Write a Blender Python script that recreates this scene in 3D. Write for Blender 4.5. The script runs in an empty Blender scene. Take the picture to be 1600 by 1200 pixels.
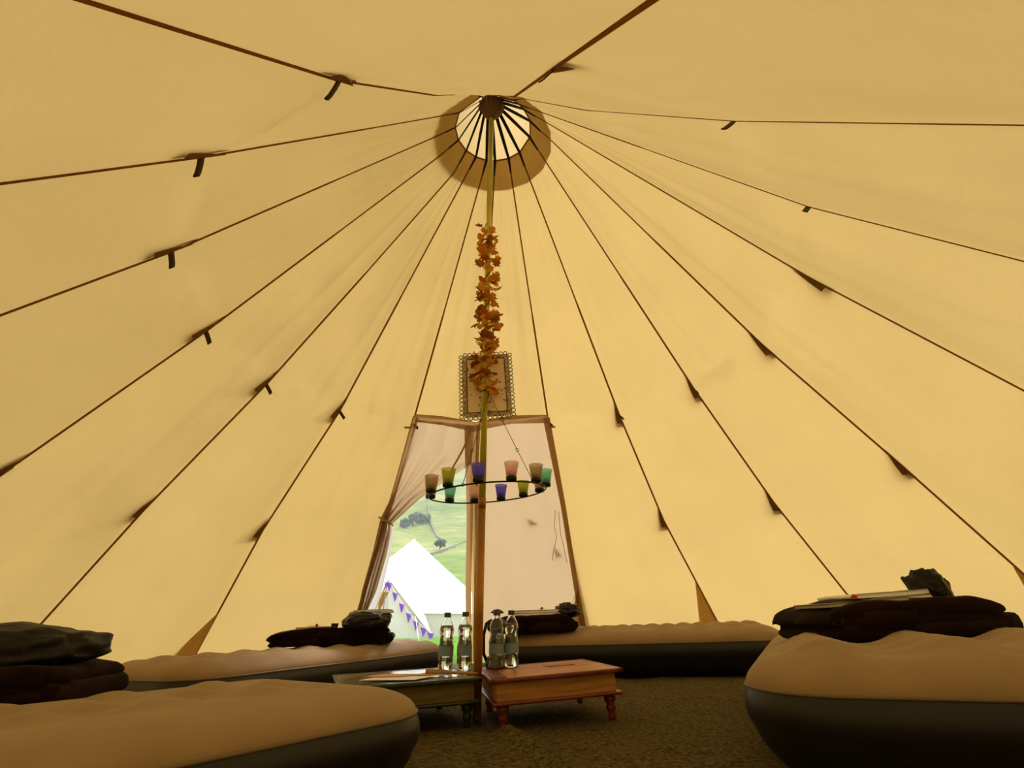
import bpy, bmesh, math, random
from mathutils import Vector, Matrix, noise
random.seed(7)
sc = bpy.context.scene
COL = sc.collection
PI = math.pi

# ------------------------------------------------------------ camera
CAM = Vector((0.091, -2.534, 0.381)); FPX = 797.0; PITCH = math.radians(24.79)
cd = bpy.data.cameras.new('camera'); cam = bpy.data.objects.new('camera', cd); COL.objects.link(cam)
cam.location = CAM; cam.rotation_euler = (PI/2 + PITCH, 0, 0)
cd.sensor_width = 36; cd.lens = 36*FPX/1600; cd.clip_start = 0.02; cd.clip_end = 4000
sc.camera = cam
# ------------------------------------------------------------ light: bright hazy sky and a soft veiled sun
SKY = 3.0; SUN = 5.2
w = bpy.data.worlds.new('sky'); sc.world = w; w.use_nodes = True
nt = w.node_tree; bg = nt.nodes['Background']
tc = nt.nodes.new('ShaderNodeTexCoord'); sx = nt.nodes.new('ShaderNodeSeparateXYZ'); cr = nt.nodes.new('ShaderNodeValToRGB')
nt.links.new(tc.outputs['Generated'], sx.inputs[0]); nt.links.new(sx.outputs['Z'], cr.inputs[0])
cr.color_ramp.elements[0].color = (0.86, 0.92, 0.96, 1); cr.color_ramp.elements[1].color = (0.72, 0.86, 1.0, 1)
sdir = Vector((0.28, 0.75, 0.60)).normalized()
dt = nt.nodes.new('ShaderNodeVectorMath'); dt.operation = 'DOT_PRODUCT'; dt.inputs[1].default_value = sdir; nt.links.new(tc.outputs['Generated'], dt.inputs[0])
gr = nt.nodes.new('ShaderNodeMapRange'); gr.inputs['From Min'].default_value = -.4; gr.inputs['From Max'].default_value = 1; gr.inputs['To Min'].default_value = SKY*.64; gr.inputs['To Max'].default_value = SKY*1.6
nt.links.new(dt.outputs['Value'], gr.inputs['Value']); nt.links.new(gr.outputs[0], bg.inputs['Strength'])    # haze is brighter towards the sun
cc = nt.nodes.new('ShaderNodeMapRange'); cc.inputs['From Min'].default_value = -.5; cc.inputs['From Max'].default_value = .9; nt.links.new(dt.outputs['Value'], cc.inputs['Value'])
cr.color_ramp.elements[0].color = (1.0, .94, .80, 1); cr.color_ramp.elements[1].color = (.88, .96, 1.0, 1)
nt.links.new(cc.outputs[0], cr.inputs[0]); nt.links.new(cr.outputs[0], bg.inputs['Color'])
sd = bpy.data.lights.new('veiled_sun', 'SUN'); sun = bpy.data.objects.new('veiled_sun', sd); COL.objects.link(sun)
sd.energy = SUN; sd.angle = math.radians(12); sd.color = (1.0, 1.0, 0.98)
sun.rotation_euler = sdir.to_track_quat('Z', 'Y').to_euler(); sun.location = (3, 6, 12)
sc.view_settings.view_transform = 'Standard'; sc.view_settings.look = 'None'
sc.view_settings.exposure = -0.2; sc.view_settings.gamma = 1.0; sc.view_settings.use_curve_mapping = False
sc.cycles.use_denoising = True
sc.cycles.max_bounces = 12; sc.cycles.diffuse_bounces = 6; sc.cycles.transparent_max_bounces = 12

# ------------------------------------------------------------ survey helpers: a sight line cut with a real surface
FW = Vector((0, math.cos(PITCH), math.sin(PITCH))); UP = Vector((0, -math.sin(PITCH), math.cos(PITCH))); RI = Vector((1, 0, 0))
SL = 0.035                                           # the pitch slopes up a little towards +x
def ray(x, y): return FW*FPX + RI*(x-800) + UP*(600-y)
def at_y(x, y, Y): d = ray(x, y); return CAM + d*((Y-CAM.y)/d.y)
def at_h(x, y, h): d = ray(x, y); return CAM + d*((h+SL*CAM.x-CAM.z)/(d.z-SL*d.x))
def at_plane(x, y, p, n): d = ray(x, y); return CAM + d*((p-CAM).dot(n)/d.dot(n))
def pr(p):
    d = p-CAM; f = d.dot(FW); return Vector((800+FPX*d.dot(RI)/f, 600-FPX*d.dot(UP)/f))
def gz(x, y=0): return SL*x

# ------------------------------------------------------------ materials
MATS = {}
def mat(name, color, rough=0.7, metal=0.0, noise_scale=None, noise_amt=0.15, bump=0.0, bump_scale=60.0, stretch=(1,1,1), coat=0.0, spec=0.5, sheen=0.0):
    if name in MATS: return MATS[name]
    m = bpy.data.materials.new(name); m.use_nodes = True; n = m.node_tree; b = n.nodes['Principled BSDF']
    b.inputs['Roughness'].default_value = rough; b.inputs['Metallic'].default_value = metal
    b.inputs['Specular IOR Level'].default_value = spec; b.inputs['Coat Weight'].default_value = coat; b.inputs['Coat Roughness'].default_value = .12
    b.inputs['Sheen Weight'].default_value = sheen
    b.inputs['Base Color'].default_value = (*color, 1)
    t = n.nodes.new('ShaderNodeTexCoord'); mp = n.nodes.new('ShaderNodeMapping'); mp.inputs['Scale'].default_value = stretch
    n.links.new(t.outputs['Object'], mp.inputs[0])
    if noise_scale:
        nz = n.nodes.new('ShaderNodeTexNoise'); nz.inputs['Scale'].default_value = noise_scale; nz.inputs['Detail'].default_value = 6
        r = n.nodes.new('ShaderNodeValToRGB'); n.links.new(mp.outputs[0], nz.inputs['Vector']); n.links.new(nz.outputs['Fac'], r.inputs[0])
        r.color_ramp.elements[0].position = .3; r.color_ramp.elements[1].position = .7
        r.color_ramp.elements[0].color = (*[c*(1-noise_amt) for c in color], 1); r.color_ramp.elements[1].color = (*[min(1, c*(1+noise_amt)) for c in color], 1)
        n.links.new(r.outputs[0], b.inputs['Base Color'])
    if bump:
        nb = n.nodes.new('ShaderNodeTexNoise'); nb.inputs['Scale'].default_value = bump_scale; nb.inputs['Detail'].default_value = 4
        bp = n.nodes.new('ShaderNodeBump'); bp.inputs['Strength'].default_value = bump; bp.inputs['Distance'].default_value = .01
        n.links.new(mp.outputs[0], nb.inputs['Vector']); n.links.new(nb.outputs['Fac'], bp.inputs['Height']); n.links.new(bp.outputs[0], b.inputs['Normal'])
    MATS[name] = m; return m

def cloth(name, trans, diff, weave=0.08, mixf=0.6):
    """canvas that lets light through: translucent + diffuse"""
    m = bpy.data.materials.new(name); m.use_nodes = True; n = m.node_tree
    for x in list(n.nodes):
        if x.type == 'BSDF_PRINCIPLED': n.nodes.remove(x)
    out = [x for x in n.nodes if x.type == 'OUTPUT_MATERIAL'][0]
    tr = n.nodes.new('ShaderNodeBsdfTranslucent'); df = n.nodes.new('ShaderNodeBsdfDiffuse'); mx = n.nodes.new('ShaderNodeMixShader'); mx.inputs[0].default_value = mixf
    t = n.nodes.new('ShaderNodeTexCoord')
    nz = n.nodes.new('ShaderNodeTexNoise'); nz.inputs['Scale'].default_value = 55; nz.inputs['Detail'].default_value = 5; nz.inputs['Roughness'].default_value = .7
    mp = n.nodes.new('ShaderNodeMapping'); mp.inputs['Scale'].default_value = (.35, .35, 3.0)
    n2 = n.nodes.new('ShaderNodeTexNoise'); n2.inputs['Scale'].default_value = 1.6; n2.inputs['Detail'].default_value = 4
    n.links.new(t.outputs['Object'], mp.inputs[0]); n.links.new(mp.outputs[0], nz.inputs['Vector']); n.links.new(t.outputs['Object'], n2.inputs['Vector'])
    ad = n.nodes.new('ShaderNodeMath'); ad.operation = 'ADD'; n.links.new(nz.outputs['Fac'], ad.inputs[0]); n.links.new(n2.outputs['Fac'], ad.inputs[1])
    mr = n.nodes.new('ShaderNodeMapRange'); mr.inputs['From Min'].default_value = .6; mr.inputs['From Max'].default_value = 1.4
    mr.inputs['To Min'].default_value = 1-weave; mr.inputs['To Max'].default_value = 1+weave; n.links.new(ad.outputs[0], mr.inputs[0])
    vm = n.nodes.new('ShaderNodeVectorMath'); vm.operation = 'SCALE'; vm.inputs[0].default_value = trans; n.links.new(mr.outputs[0], vm.inputs['Scale'])
    n.links.new(vm.outputs[0], tr.inputs['Color']); df.inputs['Color'].default_value = (*diff, 1)
    n.links.new(df.outputs[0], mx.inputs[1]); n.links.new(tr.outputs[0], mx.inputs[2]); n.links.new(mx.outputs[0], out.inputs['Surface'])
    MATS[name] = m; return m

M_CANVAS = cloth('tent_canvas', (.46, .304, .108), (.34, .18, .03))
M_CAP_CANVAS = cloth('cap_canvas', (.56, .40, .19), (.50, .34, .15))
M_DOOR = cloth('door_canvas', (.41, .285, .165), (.48, .32, .18), weave=.04)
M_TAPE = cloth('seam_tape', (.55, .30, .08), (.30, .15, .035), mixf=.55)
M_BAND = cloth('door_binding', (.34, .20, .09), (.60, .36, .17), mixf=.4)
M_FLAP = cloth('canvas_reinforcement', (.55, .33, .10), (.36, .21, .065), mixf=.55)
M_WHITE = cloth('white_canvas', (.85, .85, .83), (.9, .9, .88), mixf=.25, weave=.01)
M_CREAM = cloth('cream_canvas', (.82, .82, .78), (.70, .70, .67), mixf=.3, weave=.02)
M_TOGGLE = mat('dark_webbing', (.055, .028, .010), .9)
M_STRAP = mat('black_webbing', (.004, .004, .004), .9)
M_POLE_A = mat('yellow_green_pole', (.58, .53, .05), .32, .35, noise_scale=3, noise_amt=.35, stretch=(1, 1, .6))
M_POLE_B = mat('orange_brown_pole', (.40, .17, .02), .32, .35, noise_scale=3, noise_amt=.45, stretch=(1, 1, .6))
M_HUB = mat('brown_hub', (.13, .06, .015), .7)
M_FLOCK = mat('beige_flocked_vinyl', (.30, .205, .118), .85, noise_scale=5, noise_amt=.12, bump=.05, bump_scale=300, sheen=.12, spec=.2)
M_SIDE = mat('charcoal_vinyl', (.010, .009, .010), .45, spec=.4)
M_PIPE = mat('tan_piping', (.17, .115, .06), .6)
M_FLOOR = mat('coir_matting', (.092, .068, .027), .95, noise_scale=70, noise_amt=.75, bump=.9, bump_scale=140, spec=.1)
M_MAROON = mat('maroon_fleece', (.012, .0035, .003), .95, noise_scale=8, noise_amt=.5, bump=.25, bump_scale=150, sheen=.03, spec=.1)
M_OLIVE = mat('dark_olive_nylon', (.007, .007, .006), .55, noise_scale=10, noise_amt=.4, bump=.5, bump_scale=25, spec=.3)
M_BLACK = mat('black_metal', (.006, .006, .007), .4, .2)
M_IRON = mat('black_iron', (.008, .007, .006), .5, .5)
M_BRASS = mat('dark_bronze_wire', (.06, .045, .03), .45, .8)
M_TOWEL = mat('white_towelling', (.85, .83, .88), .95, bump=.5, bump_scale=220, spec=.1)
M_PAPER = mat('cream_paper', (.5, .45, .33), .9)
M_SKYREFL = mat('white_paper', (.75, .76, .8), .6)  # white of the sky reflection, put into a plain colour
M_PEACH = mat('peach_paper', (.50, .25, .12), .7, noise_scale=6, noise_amt=.2)
M_WOOD = mat('pale_wood', (.36, .19, .07), .55, noise_scale=6, noise_amt=.35, stretch=(1, 8, 8))
M_RED = mat('red_flower', (.45, .01, .03), .6)
M_PINK = mat('pink_petal', (.6, .22, .2), .6)
M_LEAFG = mat('green_leaf', (.05, .10, .03), .6)
M_GLASSC = None

# ------------------------------------------------------------ object helpers
def obj(name, bm, m, parent=None, smooth=True, mw=None):
    me = bpy.data.meshes.new(name); bm.to_mesh(me); bm.free()
    for x in (m if isinstance(m, (list, tuple)) else [m]): me.materials.append(x)
    if smooth:
        for p in me.polygons: p.use_smooth = True
    o = bpy.data.objects.new(name, me); COL.objects.link(o)
    if parent: o.parent = parent
    if mw is not None: o.matrix_world = mw
    return o
def tag(o, label=None, cat=None, group=None, kind=None):
    if label: o['label'] = label
    if cat: o['category'] = cat
    if group: o['group'] = group
    if kind: o['kind'] = kind
    return o
TILT = Matrix.Rotation(-math.atan(SL), 4, 'Y')
def thing(name, loc=(0, 0, 0), rz=0, label=None, cat=None, group=None, tilt=False, kind=None):
    o = bpy.data.objects.new(name, None); COL.objects.link(o); o.empty_display_size = .1
    mwx = Matrix.Translation(loc) @ (TILT if tilt else Matrix.Identity(4)) @ Matrix.Rotation(rz, 4, 'Z')
    o.matrix_world = mwx
    o.location, o.rotation_euler = mwx.to_translation(), mwx.to_euler()
    return tag(o, label, cat, group, kind)
def dup(root, label=None, group=None):
    def cp(o, par):
        c = o.copy(); COL.objects.link(c); c.parent = par
        for ch in o.children: cp(ch, c)
        return c
    r = cp(root, None)
    if label: r['label'] = label
    if group: r['group'] = group
    return r
def box(bm, c, s, mi=0, rot=None, bevel=0.0):
    g = bmesh.ops.create_cube(bm, size=1.0); vs = g['verts']
    M = Matrix.Translation(c) @ (rot if rot else Matrix.Identity(4)) @ Matrix.Diagonal((*s, 1))
    bmesh.ops.transform(bm, matrix=M, verts=vs)
    fs = set(f for v in vs for f in v.link_faces)
    if bevel:
        es = list(set(e for v in vs for e in v.link_edges))
        r = bmesh.ops.bevel(bm, geom=es, offset=bevel, segments=2, affect='EDGES', profile=.6)
        fs = set(f for v in r['verts'] for f in v.link_faces) | set(f for f in fs if f.is_valid)
    for f in fs: f.material_index = mi
def tube(bm, pts, r, seg=8, mi=0, cap=True, closed=False):
    pts = [Vector(p) for p in pts]; n = len(pts)
    rs = r if isinstance(r, (list, tuple)) else [r]*n
    rings = []; prev = None
    for i, p in enumerate(pts):
        if closed: t = (pts[(i+1) % n]-pts[i-1]).normalized()
        else: t = (pts[min(i+1, n-1)]-pts[max(i-1, 0)]).normalized()
        a = Vector((0, 0, 1)) if abs(t.z) < .9 else Vector((1, 0, 0))
        if prev is not None and prev.cross(t).length > 1e-4: a = prev
        u = (a - t*a.dot(t)).normalized(); v = t.cross(u); prev = u
        rings.append([bm.verts.new(p+(u*math.cos(2*PI*k/seg)+v*math.sin(2*PI*k/seg))*rs[i]) for k in range(seg)])
    for i in range(n if closed else n-1):
        A, B = rings[i], rings[(i+1) % n]
        for k in range(seg):
            f = bm.faces.new((A[k], A[(k+1) % seg], B[(k+1) % seg], B[k])); f.material_index = mi
    if cap and not closed:
        for R, s in ((rings[0], -1), (rings[-1], 1)):
            try: bm.faces.new(R[::-1] if s < 0 else R).material_index = mi
            except ValueError: pass
def lathe(bm, prof, seg=24, c=(0, 0, 0), mi=0, capb=True, capt=True):
    c = Vector(c); rings = []
    for r, z in prof:
        rings.append([bm.verts.new(c+Vector((r*math.cos(2*PI*k/seg), r*math.sin(2*PI*k/seg), z))) for k in range(seg)])
    for A, B in zip(rings, rings[1:]):
        for k in range(seg): bm.faces.new((A[k], A[(k+1) % seg], B[(k+1) % seg], B[k])).material_index = mi
    if capb: bm.faces.new(rings[0][::-1]).material_index = mi
    if capt: bm.faces.new(rings[-1]).material_index = mi
def grid(bm, P, nu, nv, closed_u=False, mi=0):
    """P(i,j)->Vector or None"""
    V = [[bm.verts.new(P(i, j)) for i in range(nu)] for j in range(nv)]
    for j in range(nv-1):
        for i in range(nu if closed_u else nu-1):
            bm.faces.new((V[j][i], V[j][(i+1) % nu], V[j+1][(i+1) % nu], V[j+1][i])).material_index = mi
    return V
def lerp(a, b, t): return a+(b-a)*t
def polyat(pts, s):
    """point on a list of control points at s in 0..len-1"""
    i = min(int(s), len(pts)-2); return lerp(pts[i], pts[i+1], s-i)

# ============================================================ THE TENT
PHI = math.radians(-7.2)
RINGPX = {1: (857, 659), 2: (968, 648), 3: (1085, 607), 4: (1192, 538), 5: (1270, 435), 6: (1265, 321), 7: (1148, 186), 8: (866, 103), -1: (645, 660), -2: (530, 642), -3: (415, 600), -4: (320, 517), -5: (265, 392), -6: (312, 243), -7: (528, 122), 0: (751, 670)}
LOWPX = {-3: (225, 795), -2: (410, 828), 2: (1037, 812), 3: (1210, 785), 4: (1408, 725)}
ENDPX = {-6: (0, 283), -5: (0, 490), -4: (0, 740), -3: (65, 975), -2: (318, 1000), -1: (556, 965), 1: (908, 945), 2: (1112, 950), 3: (1325, 925), 4: (1600, 878), 5: (1600, 608), 6: (1600, 405)}
TOPPX = {-6: (700, 178), -5: (690, 208), -4: (690, 240), -3: (697, 285), -2: (718, 292), -1: (746, 300), 0: (771, 300), 1: (803, 300), 2: (832, 290), 3: (862, 265), 4: (880, 236), 5: (885, 208), 6: (870, 182)}
def nominal(k, r):
    a = PHI + k*2*PI/16
    z = 3.683-1.1508*r if r > .5 else lerp(3.54, 3.40, (r-.27)/.13) if r <= .4 else lerp(3.40, 3.108, (r-.4)/.1)
    cx = -.05*max(0, 1-r/1.6)
    return Vector((cx+r*math.sin(a), r*math.cos(a), z+.031*r*math.sin(a)*min(1, r)))
def fix_pt(p, px):
    d = ray(*px).normalized(); return CAM+d*((p-CAM).dot(d))
def fix_line(p, a, b):
    a = Vector(a); b = Vector(b); q = pr(p); u = (b-a).normalized(); t = (q-a).dot(u); return fix_pt(p, a+u*t)
SEAM = {}
def az_fit(k, r, a, b):
    a = Vector(a); b = Vector(b); best = None
    for i in range(-60, 61):
        q = PHI+k*2*PI/16+math.radians(i*.4); p0 = nominal(k, r); cx = -.05*max(0, 1-r/1.6)
        p = Vector((cx+r*math.sin(q), r*math.cos(q), p0.z)); v = pr(p); u = (b-a).normalized(); w_ = v-a; e = abs(w_.x*u.y-w_.y*u.x)+abs(i)*.01
        if best is None or e < best[0]: best = (e, p)
    return best[1]
for k in range(-7, 9):
    top, pa, pm = nominal(k, .27), nominal(k, .40), nominal(k, .95)
    ring = fix_pt(nominal(k, 1.6), RINGPX[k])
    low, base = nominal(k, 2.25), nominal(k, 3.2)
    off = ring-nominal(k, 1.6)
    if k in TOPPX:
        tp = TOPPX[k]
        pm = fix_line(pm, RINGPX[k], tp); pa = az_fit(k, .40, RINGPX[k], tp); top = az_fit(k, .27, RINGPX[k], tp)
    if k in (-7, 7): pm = fix_line(pm, RINGPX[k], (700, 150) if k < 0 else (842, 165))
    if k in (-7, 8): low = fix_line(low, RINGPX[k], (150, 0) if k < 0 else (1010, 0))
    elif k in LOWPX: low = fix_pt(low, LOWPX[k])
    elif k in ENDPX and k not in (5, 6): low = fix_line(low, RINGPX[k], ENDPX[k])
    else: low = low+off
    if k in ENDPX and abs(k) <= 3: base = fix_line(base, LOWPX.get(k, RINGPX[k]), ENDPX[k])
    elif abs(k) == 4: base = base+(low-nominal(k, 2.25))
    if k in (5, 6):
        pxr = Vector(RINGPX[k]); low = fix_line(low, pxr, ENDPX[k])
    base.z = gz(base.x)
    dr = lerp(pm, ring, .93)
    SEAM[k] = [top, pa, pm, dr, ring, low, base]
SEAM[9] = SEAM[-7]
# rows along the seams
ROWS = [0, .33, .66, 1]+[1+i/10 for i in range(1, 11)]+[2+i/12 for i in range(1, 13)]+[3.5, 4]+[4+i/10 for i in range(1, 11)]+[5+i/12 for i in range(1, 13)]
DOOR_ROW = ROWS.index(3.0)
NC = 18
def seam_pt(k, s): return polyat(SEAM[k], s)
def surf(k, t, s):
    a, b = seam_pt(k, s), seam_pt(k+1, s)
    p = lerp(a, b, t)
    out = Vector((p.x, p.y, .9*math.hypot(p.x, p.y))).normalized()
    w_ = math.sin(PI*t)
    sag = (.028 if k not in (-7, 8, 7) else .012 if s > 2.5 else 0)*w_*max(0, min(1, (s-.8)/1.5))*(1 if s < 5 else max(.2, 1-(s-5)))
    az = (k+t)
    qn = .25 if (k in (-7, 8, 7) and s < 3) else 1
    n1 = qn*noise.noise(Vector((az*5.5, s*.55, 3.1)))*.014*min(1, s/2)*w_
    n2 = noise.noise(Vector((az*14, s*.8, 9.1)))*.009*w_*min(1, s)
    n3 = qn*noise.noise(Vector((az*1.2, s*2.6, 5.3)))*.02*w_*min(1, s/3)
    return p + out*(-sag+n1+n2+n3)
bm = bmesh.new()
cols = [(k, i/NC) for k in range(-7, 9) for i in range(NC)]
V = []
for s in ROWS: V.append([bm.verts.new(surf(k, t, s)) for k, t in cols])
NCOL = len(cols)
for j in range(len(ROWS)-1):
    for i in range(NCOL):
        k = cols[i][0]
        if k in (-1, 0) and j >= DOOR_ROW: continue
        f = bm.faces.new((V[j][i], V[j+1][i], V[j+1][(i+1) % NCOL], V[j][(i+1) % NCOL]))
bmesh.ops.delete(bm, geom=[v for v in bm.verts if not v.link_faces], context='VERTS')
wall = tag(obj('wall_tent', bm, M_CANVAS), 'cream cotton canvas walls of the conical tent, glowing with daylight', 'tent wall', kind='structure')

def inward(p): return -Vector((p.x, p.y, .9*math.hypot(p.x, p.y))).normalized()
def strip(bm, pts, wd, off, thick=.0015, mi=0):
    """flat tape along pts, lying against the inside of the canvas"""
    n = len(pts); A = []
    for i, p in enumerate(pts):
        t = (pts[min(i+1, n-1)]-pts[max(i-1, 0)]).normalized(); nn = inward(p); sd_ = t.cross(nn).normalized()
        w2 = (wd[i] if isinstance(wd, list) else wd)/2
        q = p+nn*off
        A.append([bm.verts.new(q-sd_*w2), bm.verts.new(q+sd_*w2), bm.verts.new(q+sd_*w2+nn*thick), bm.verts.new(q-sd_*w2+nn*thick)])
    for a, b in zip(A, A[1:]):
        for k in range(4): bm.faces.new((a[k], a[(k+1) % 4], b[(k+1) % 4], b[k])).material_index = mi
    bm.faces.new(A[0][::-1]); bm.faces.new(A[-1])
for k in range(-7, 9):
    bm = bmesh.new(); smax = 3.0 if k == 0 else 6.0
    ss = [x for x in ROWS if x <= smax and x >= .0]
    strip(bm, [seam_pt(k, s) for s in ss], [({7: .004, 6: .006, 5: .011}.get(k, .0145) if s > 2 else .011) for s in ss], .006)
    obj('seam', bm, M_TAPE, wall)
    if k == 0: continue
    # reinforcement flaps on the outside of the seam, and webbing loops inside
    for s0, ln, wd, hasloop in ((4.0, .24, .075, True), (5.0, .22, .085, False)):
        if s0 == 5.0 and k in (-1, 1, 8, 7, -7): continue
        if s0 == 4.0 and k in (-1, 1, 6, 7): ln = 0
        if k in (5, 6) and s0 == 5.0: continue
        L1 = (SEAM[k][int(s0)+1]-SEAM[k][int(s0)]).length; L0 = (SEAM[k][int(s0)]-SEAM[k][int(s0)-1]).length
        p0 = seam_pt(k, s0); dn = (seam_pt(k, s0+.1)-p0).normalized()
        nn = inward(p0); side = dn.cross(nn).normalized()
        if side.dot(seam_pt(k-1 if k > -7 else 8, s0)-p0) < 0: side = -side
        if ln:
            bm = bmesh.new()
            q = [p0-dn*ln*.55, p0+dn*ln*.45, p0+dn*ln*.40+side*wd, p0+dn*ln*.12+side*wd*.75]
            lift = [.004, .004, .03, .02]
            lo = [bm.verts.new(x-nn*(l)) for x, l in zip(q, lift)]; hi = [bm.verts.new(x-nn*(l+.002)) for x, l in zip(q, lift)]
            bm.faces.new(lo); bm.faces.new(hi[::-1])
            for i in range(4): bm.faces.new((lo[i], hi[i], hi[(i+1) % 4], lo[(i+1) % 4]))
            obj('guy_reinforcement', bm, M_FLAP, wall, smooth=False)
            bm = bmesh.new(); w0 = .048
            q = [p0-dn*ln*.42, p0+dn*ln*.30, p0+dn*ln*.27+side*w0, p0-dn*ln*.05+side*w0*.6]
            vs = [bm.verts.new(x+nn*.008) for x in q]; ws = [bm.verts.new(x+nn*.010) for x in q]
            bm.faces.new(vs); bm.faces.new(ws[::-1])
            for i in range(4): bm.faces.new((vs[i], ws[i], ws[(i+1) % 4], vs[(i+1) % 4]))
            obj('seam_patch', bm, M_FLAP, wall, smooth=False)
        if hasloop:
            bm = bmesh.new()
            hg = (-side*.75+Vector((0, 0, -.6))+nn*.25).normalized(); pts = [p0+nn*.006, p0+nn*.010+hg*.02, p0+nn*.012+hg*.045, p0+nn*.010+hg*.062]
            wds = .024
            A = []
            for i, p in enumerate(pts):
                A.append([bm.verts.new(p-dn*wds/2), bm.verts.new(p+dn*wds/2), bm.verts.new(p+dn*wds/2+nn*.005), bm.verts.new(p-dn*wds/2+nn*.005)])
            for a, b in zip(A, A[1:]):
                for c in range(4): bm.faces.new((a[c], a[(c+1) % 4], b[(c+1) % 4], b[c]))
            bm.faces.new(A[0][::-1]); bm.faces.new(A[-1])
            obj('toggle_loop', bm, M_TOGGLE, wall)
    # pleated gusset at the foot of the seam
    if k in (-4, -2, 1, 2, 4, 5, -5):
        g = {-2: 5.50, 2: 5.42, 1: 5.42, -4: 4.97}.get(k, 5.5)
        a = seam_pt(k, g); b = SEAM[k][6]; dn = (b-a).normalized(); nn = inward(a); side = dn.cross(nn).normalized()
        if side.dot(seam_pt(k-1, g)-a) < 0: side = -side
        bm = bmesh.new(); n = 8; A = []
        for i in range(n+1):
            t = i/n; p = lerp(a, b, t)
            A.append([bm.verts.new(p+nn*.012), bm.verts.new(p+side*.16*t+nn*(.014+.03*math.sin(PI*t))), bm.verts.new(p+side*.30*t+nn*.018)])
        for x, y in zip(A, A[1:]):
            for c in range(2): bm.faces.new((x[c], x[c+1], y[c+1], y[c]))
        bmesh.ops.remove_doubles(bm, verts=bm.verts, dist=1e-5)
        obj('foot_gusset', bm, M_FLAP, wall)

# ---- cap over the vent, with its webbing straps
cap_root = thing('ceiling', (-.05, 0, 3.35), label='pointed canvas cap over the round vent at the top of the tent', cat='vent cap', kind='structure')
bm = bmesh.new()
prof = [(.0, 4.12), (.10, 3.99), (.20, 3.86), (.30, 3.69), (.38, 3.50), (.405, 3.43), (.42, 3.383)]
def capP(i, j):
    a = 2*PI*i/64+PHI; r, z = prof[j]; r = max(r, .004)
    sc_ = 1-.03*math.cos(a*16-PHI*16) if False else 1.0
    wob = (1+.02*noise.noise(Vector((math.cos(a)*2, math.sin(a)*2, 1)))) if j > 3 else 1
    fac = math.cos(PI/16)/math.cos(((a-PHI) % (2*PI/16))-PI/16)
    r *= wob*(fac if j > 2 else 1)
    return Vector((r*math.sin(a), r*math.cos(a), z-3.35+.03*.0))
grid(bm, capP, 64, len(prof), closed_u=True)
obj('cap_cover', bm, M_CAP_CANVAS, cap_root)
HUBZ = 3.80
for k in range(-7, 9):
    a = PHI+k*2*PI/16
    pts = [Vector((.075*math.sin(a), .075*math.cos(a), HUBZ-3.35)), Vector((.17*math.sin(a), .17*math.cos(a), 3.67-3.35))]
    e = SEAM[k][0]-Vector((-.05, 0, 3.35)); e2 = polyat(SEAM[k], .55)-Vector((-.05, 0, 3.35))
    pts[1] = lerp(pts[0], e, .5)-Vector((0, 0, .004))
    nn = inward(SEAM[k][0])
    bm = bmesh.new(); A = []
    for i, p in enumerate([pts[0], pts[1], e+nn*.006, e2+nn*.008]):
        wv = Vector((math.cos(a), -math.sin(a), 0))*(.0125 if i < 2 else .010 if i < 3 else .006)
        A.append([bm.verts.new(p-wv), bm.verts.new(p+wv), bm.verts.new(p+wv+nn*.002), bm.verts.new(p-wv+nn*.002)])
    for x, y in zip(A, A[1:]):
        for c in range(4): bm.faces.new((x[c], x[(c+1) % 4], y[(c+1) % 4], y[c]))
    obj('vent_strap', bm, M_STRAP, cap_root)
# rim tape of the vent
bm = bmesh.new()
rim = [surf(cols[i][0], cols[i][1], 0)-Vector((-.05, 0, 3.35)) for i in range(0, NCOL, 6)]
tube(bm, rim, .006, 6, closed=True); obj('vent_rim', bm, M_TAPE, cap_root)

# ---- the pole
PX = -.057
pole = thing('tent_pole', (PX, 0, gz(PX)), label='tall yellow and orange-brown centre pole holding up the tent', cat='tent pole')
bm = bmesh.new(); tube(bm, [(0, 0, .0), (0, 0, .92)], .0185, 20); tube(bm, [(0, 0, .88), (0, 0, .93)], .0192, 20); obj('lower_pole', bm, M_POLE_B, pole)['label'] = 'orange-brown lower section'
bm = bmesh.new(); tube(bm, [(0, 0, .925), (0, 0, 3.76)], .0172, 20); obj('upper_pole', bm, M_POLE_A, pole)['label'] = 'yellow-green upper section'
bm = bmesh.new()
def hubP(i, j):
    a = 2*PI*i/64; pr_ = [(.022, 3.66), (.045, 3.70), (.088, 3.775), (.09, 3.80), (.03, 3.86), (.004, 3.87)][j]
    r = pr_[0]*(1+(.10*math.cos(16*a) if 0 < j < 4 else 0)); return Vector((r*math.cos(a), r*math.sin(a), pr_[1]))
grid(bm, hubP, 64, 6, closed_u=True); obj('pole_hub', bm, M_HUB, pole)

# ============================================================ DOORWAY
# planes of the two door sectors
def plane_of(k):
    a, b, c = SEAM[k][3], SEAM[k+1][3], SEAM[k][6]
    return a, (b-a).cross(c-a).normalized()
PL, NL = plane_of(-1); PR, NR = plane_of(0)
if NL.y > 0: NL = -NL
if NR.y > 0: NR = -NR
def LD(x, y, off=0): return at_plane(x, y, PL+NL*off, NL)
def RD(x, y, off=0): return at_plane(x, y, PR+NR*off, NR)
door = thing('door_1', (.0, 3.05, 0), label='tent doorway with one leaf tied back and the other hanging closed', cat='tent door', kind='structure')
DLOC = Vector((.0, 3.05, 0))
def dobj(name, bm, m, parent=door, smooth=True):
    bmesh.ops.translate(bm, verts=bm.verts, vec=-DLOC)
    return obj(name, bm, m, parent, smooth)
def solidify(bm, th, n):
    g = bmesh.ops.solidify(bm, geom=bm.faces[:], thickness=th)
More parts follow.
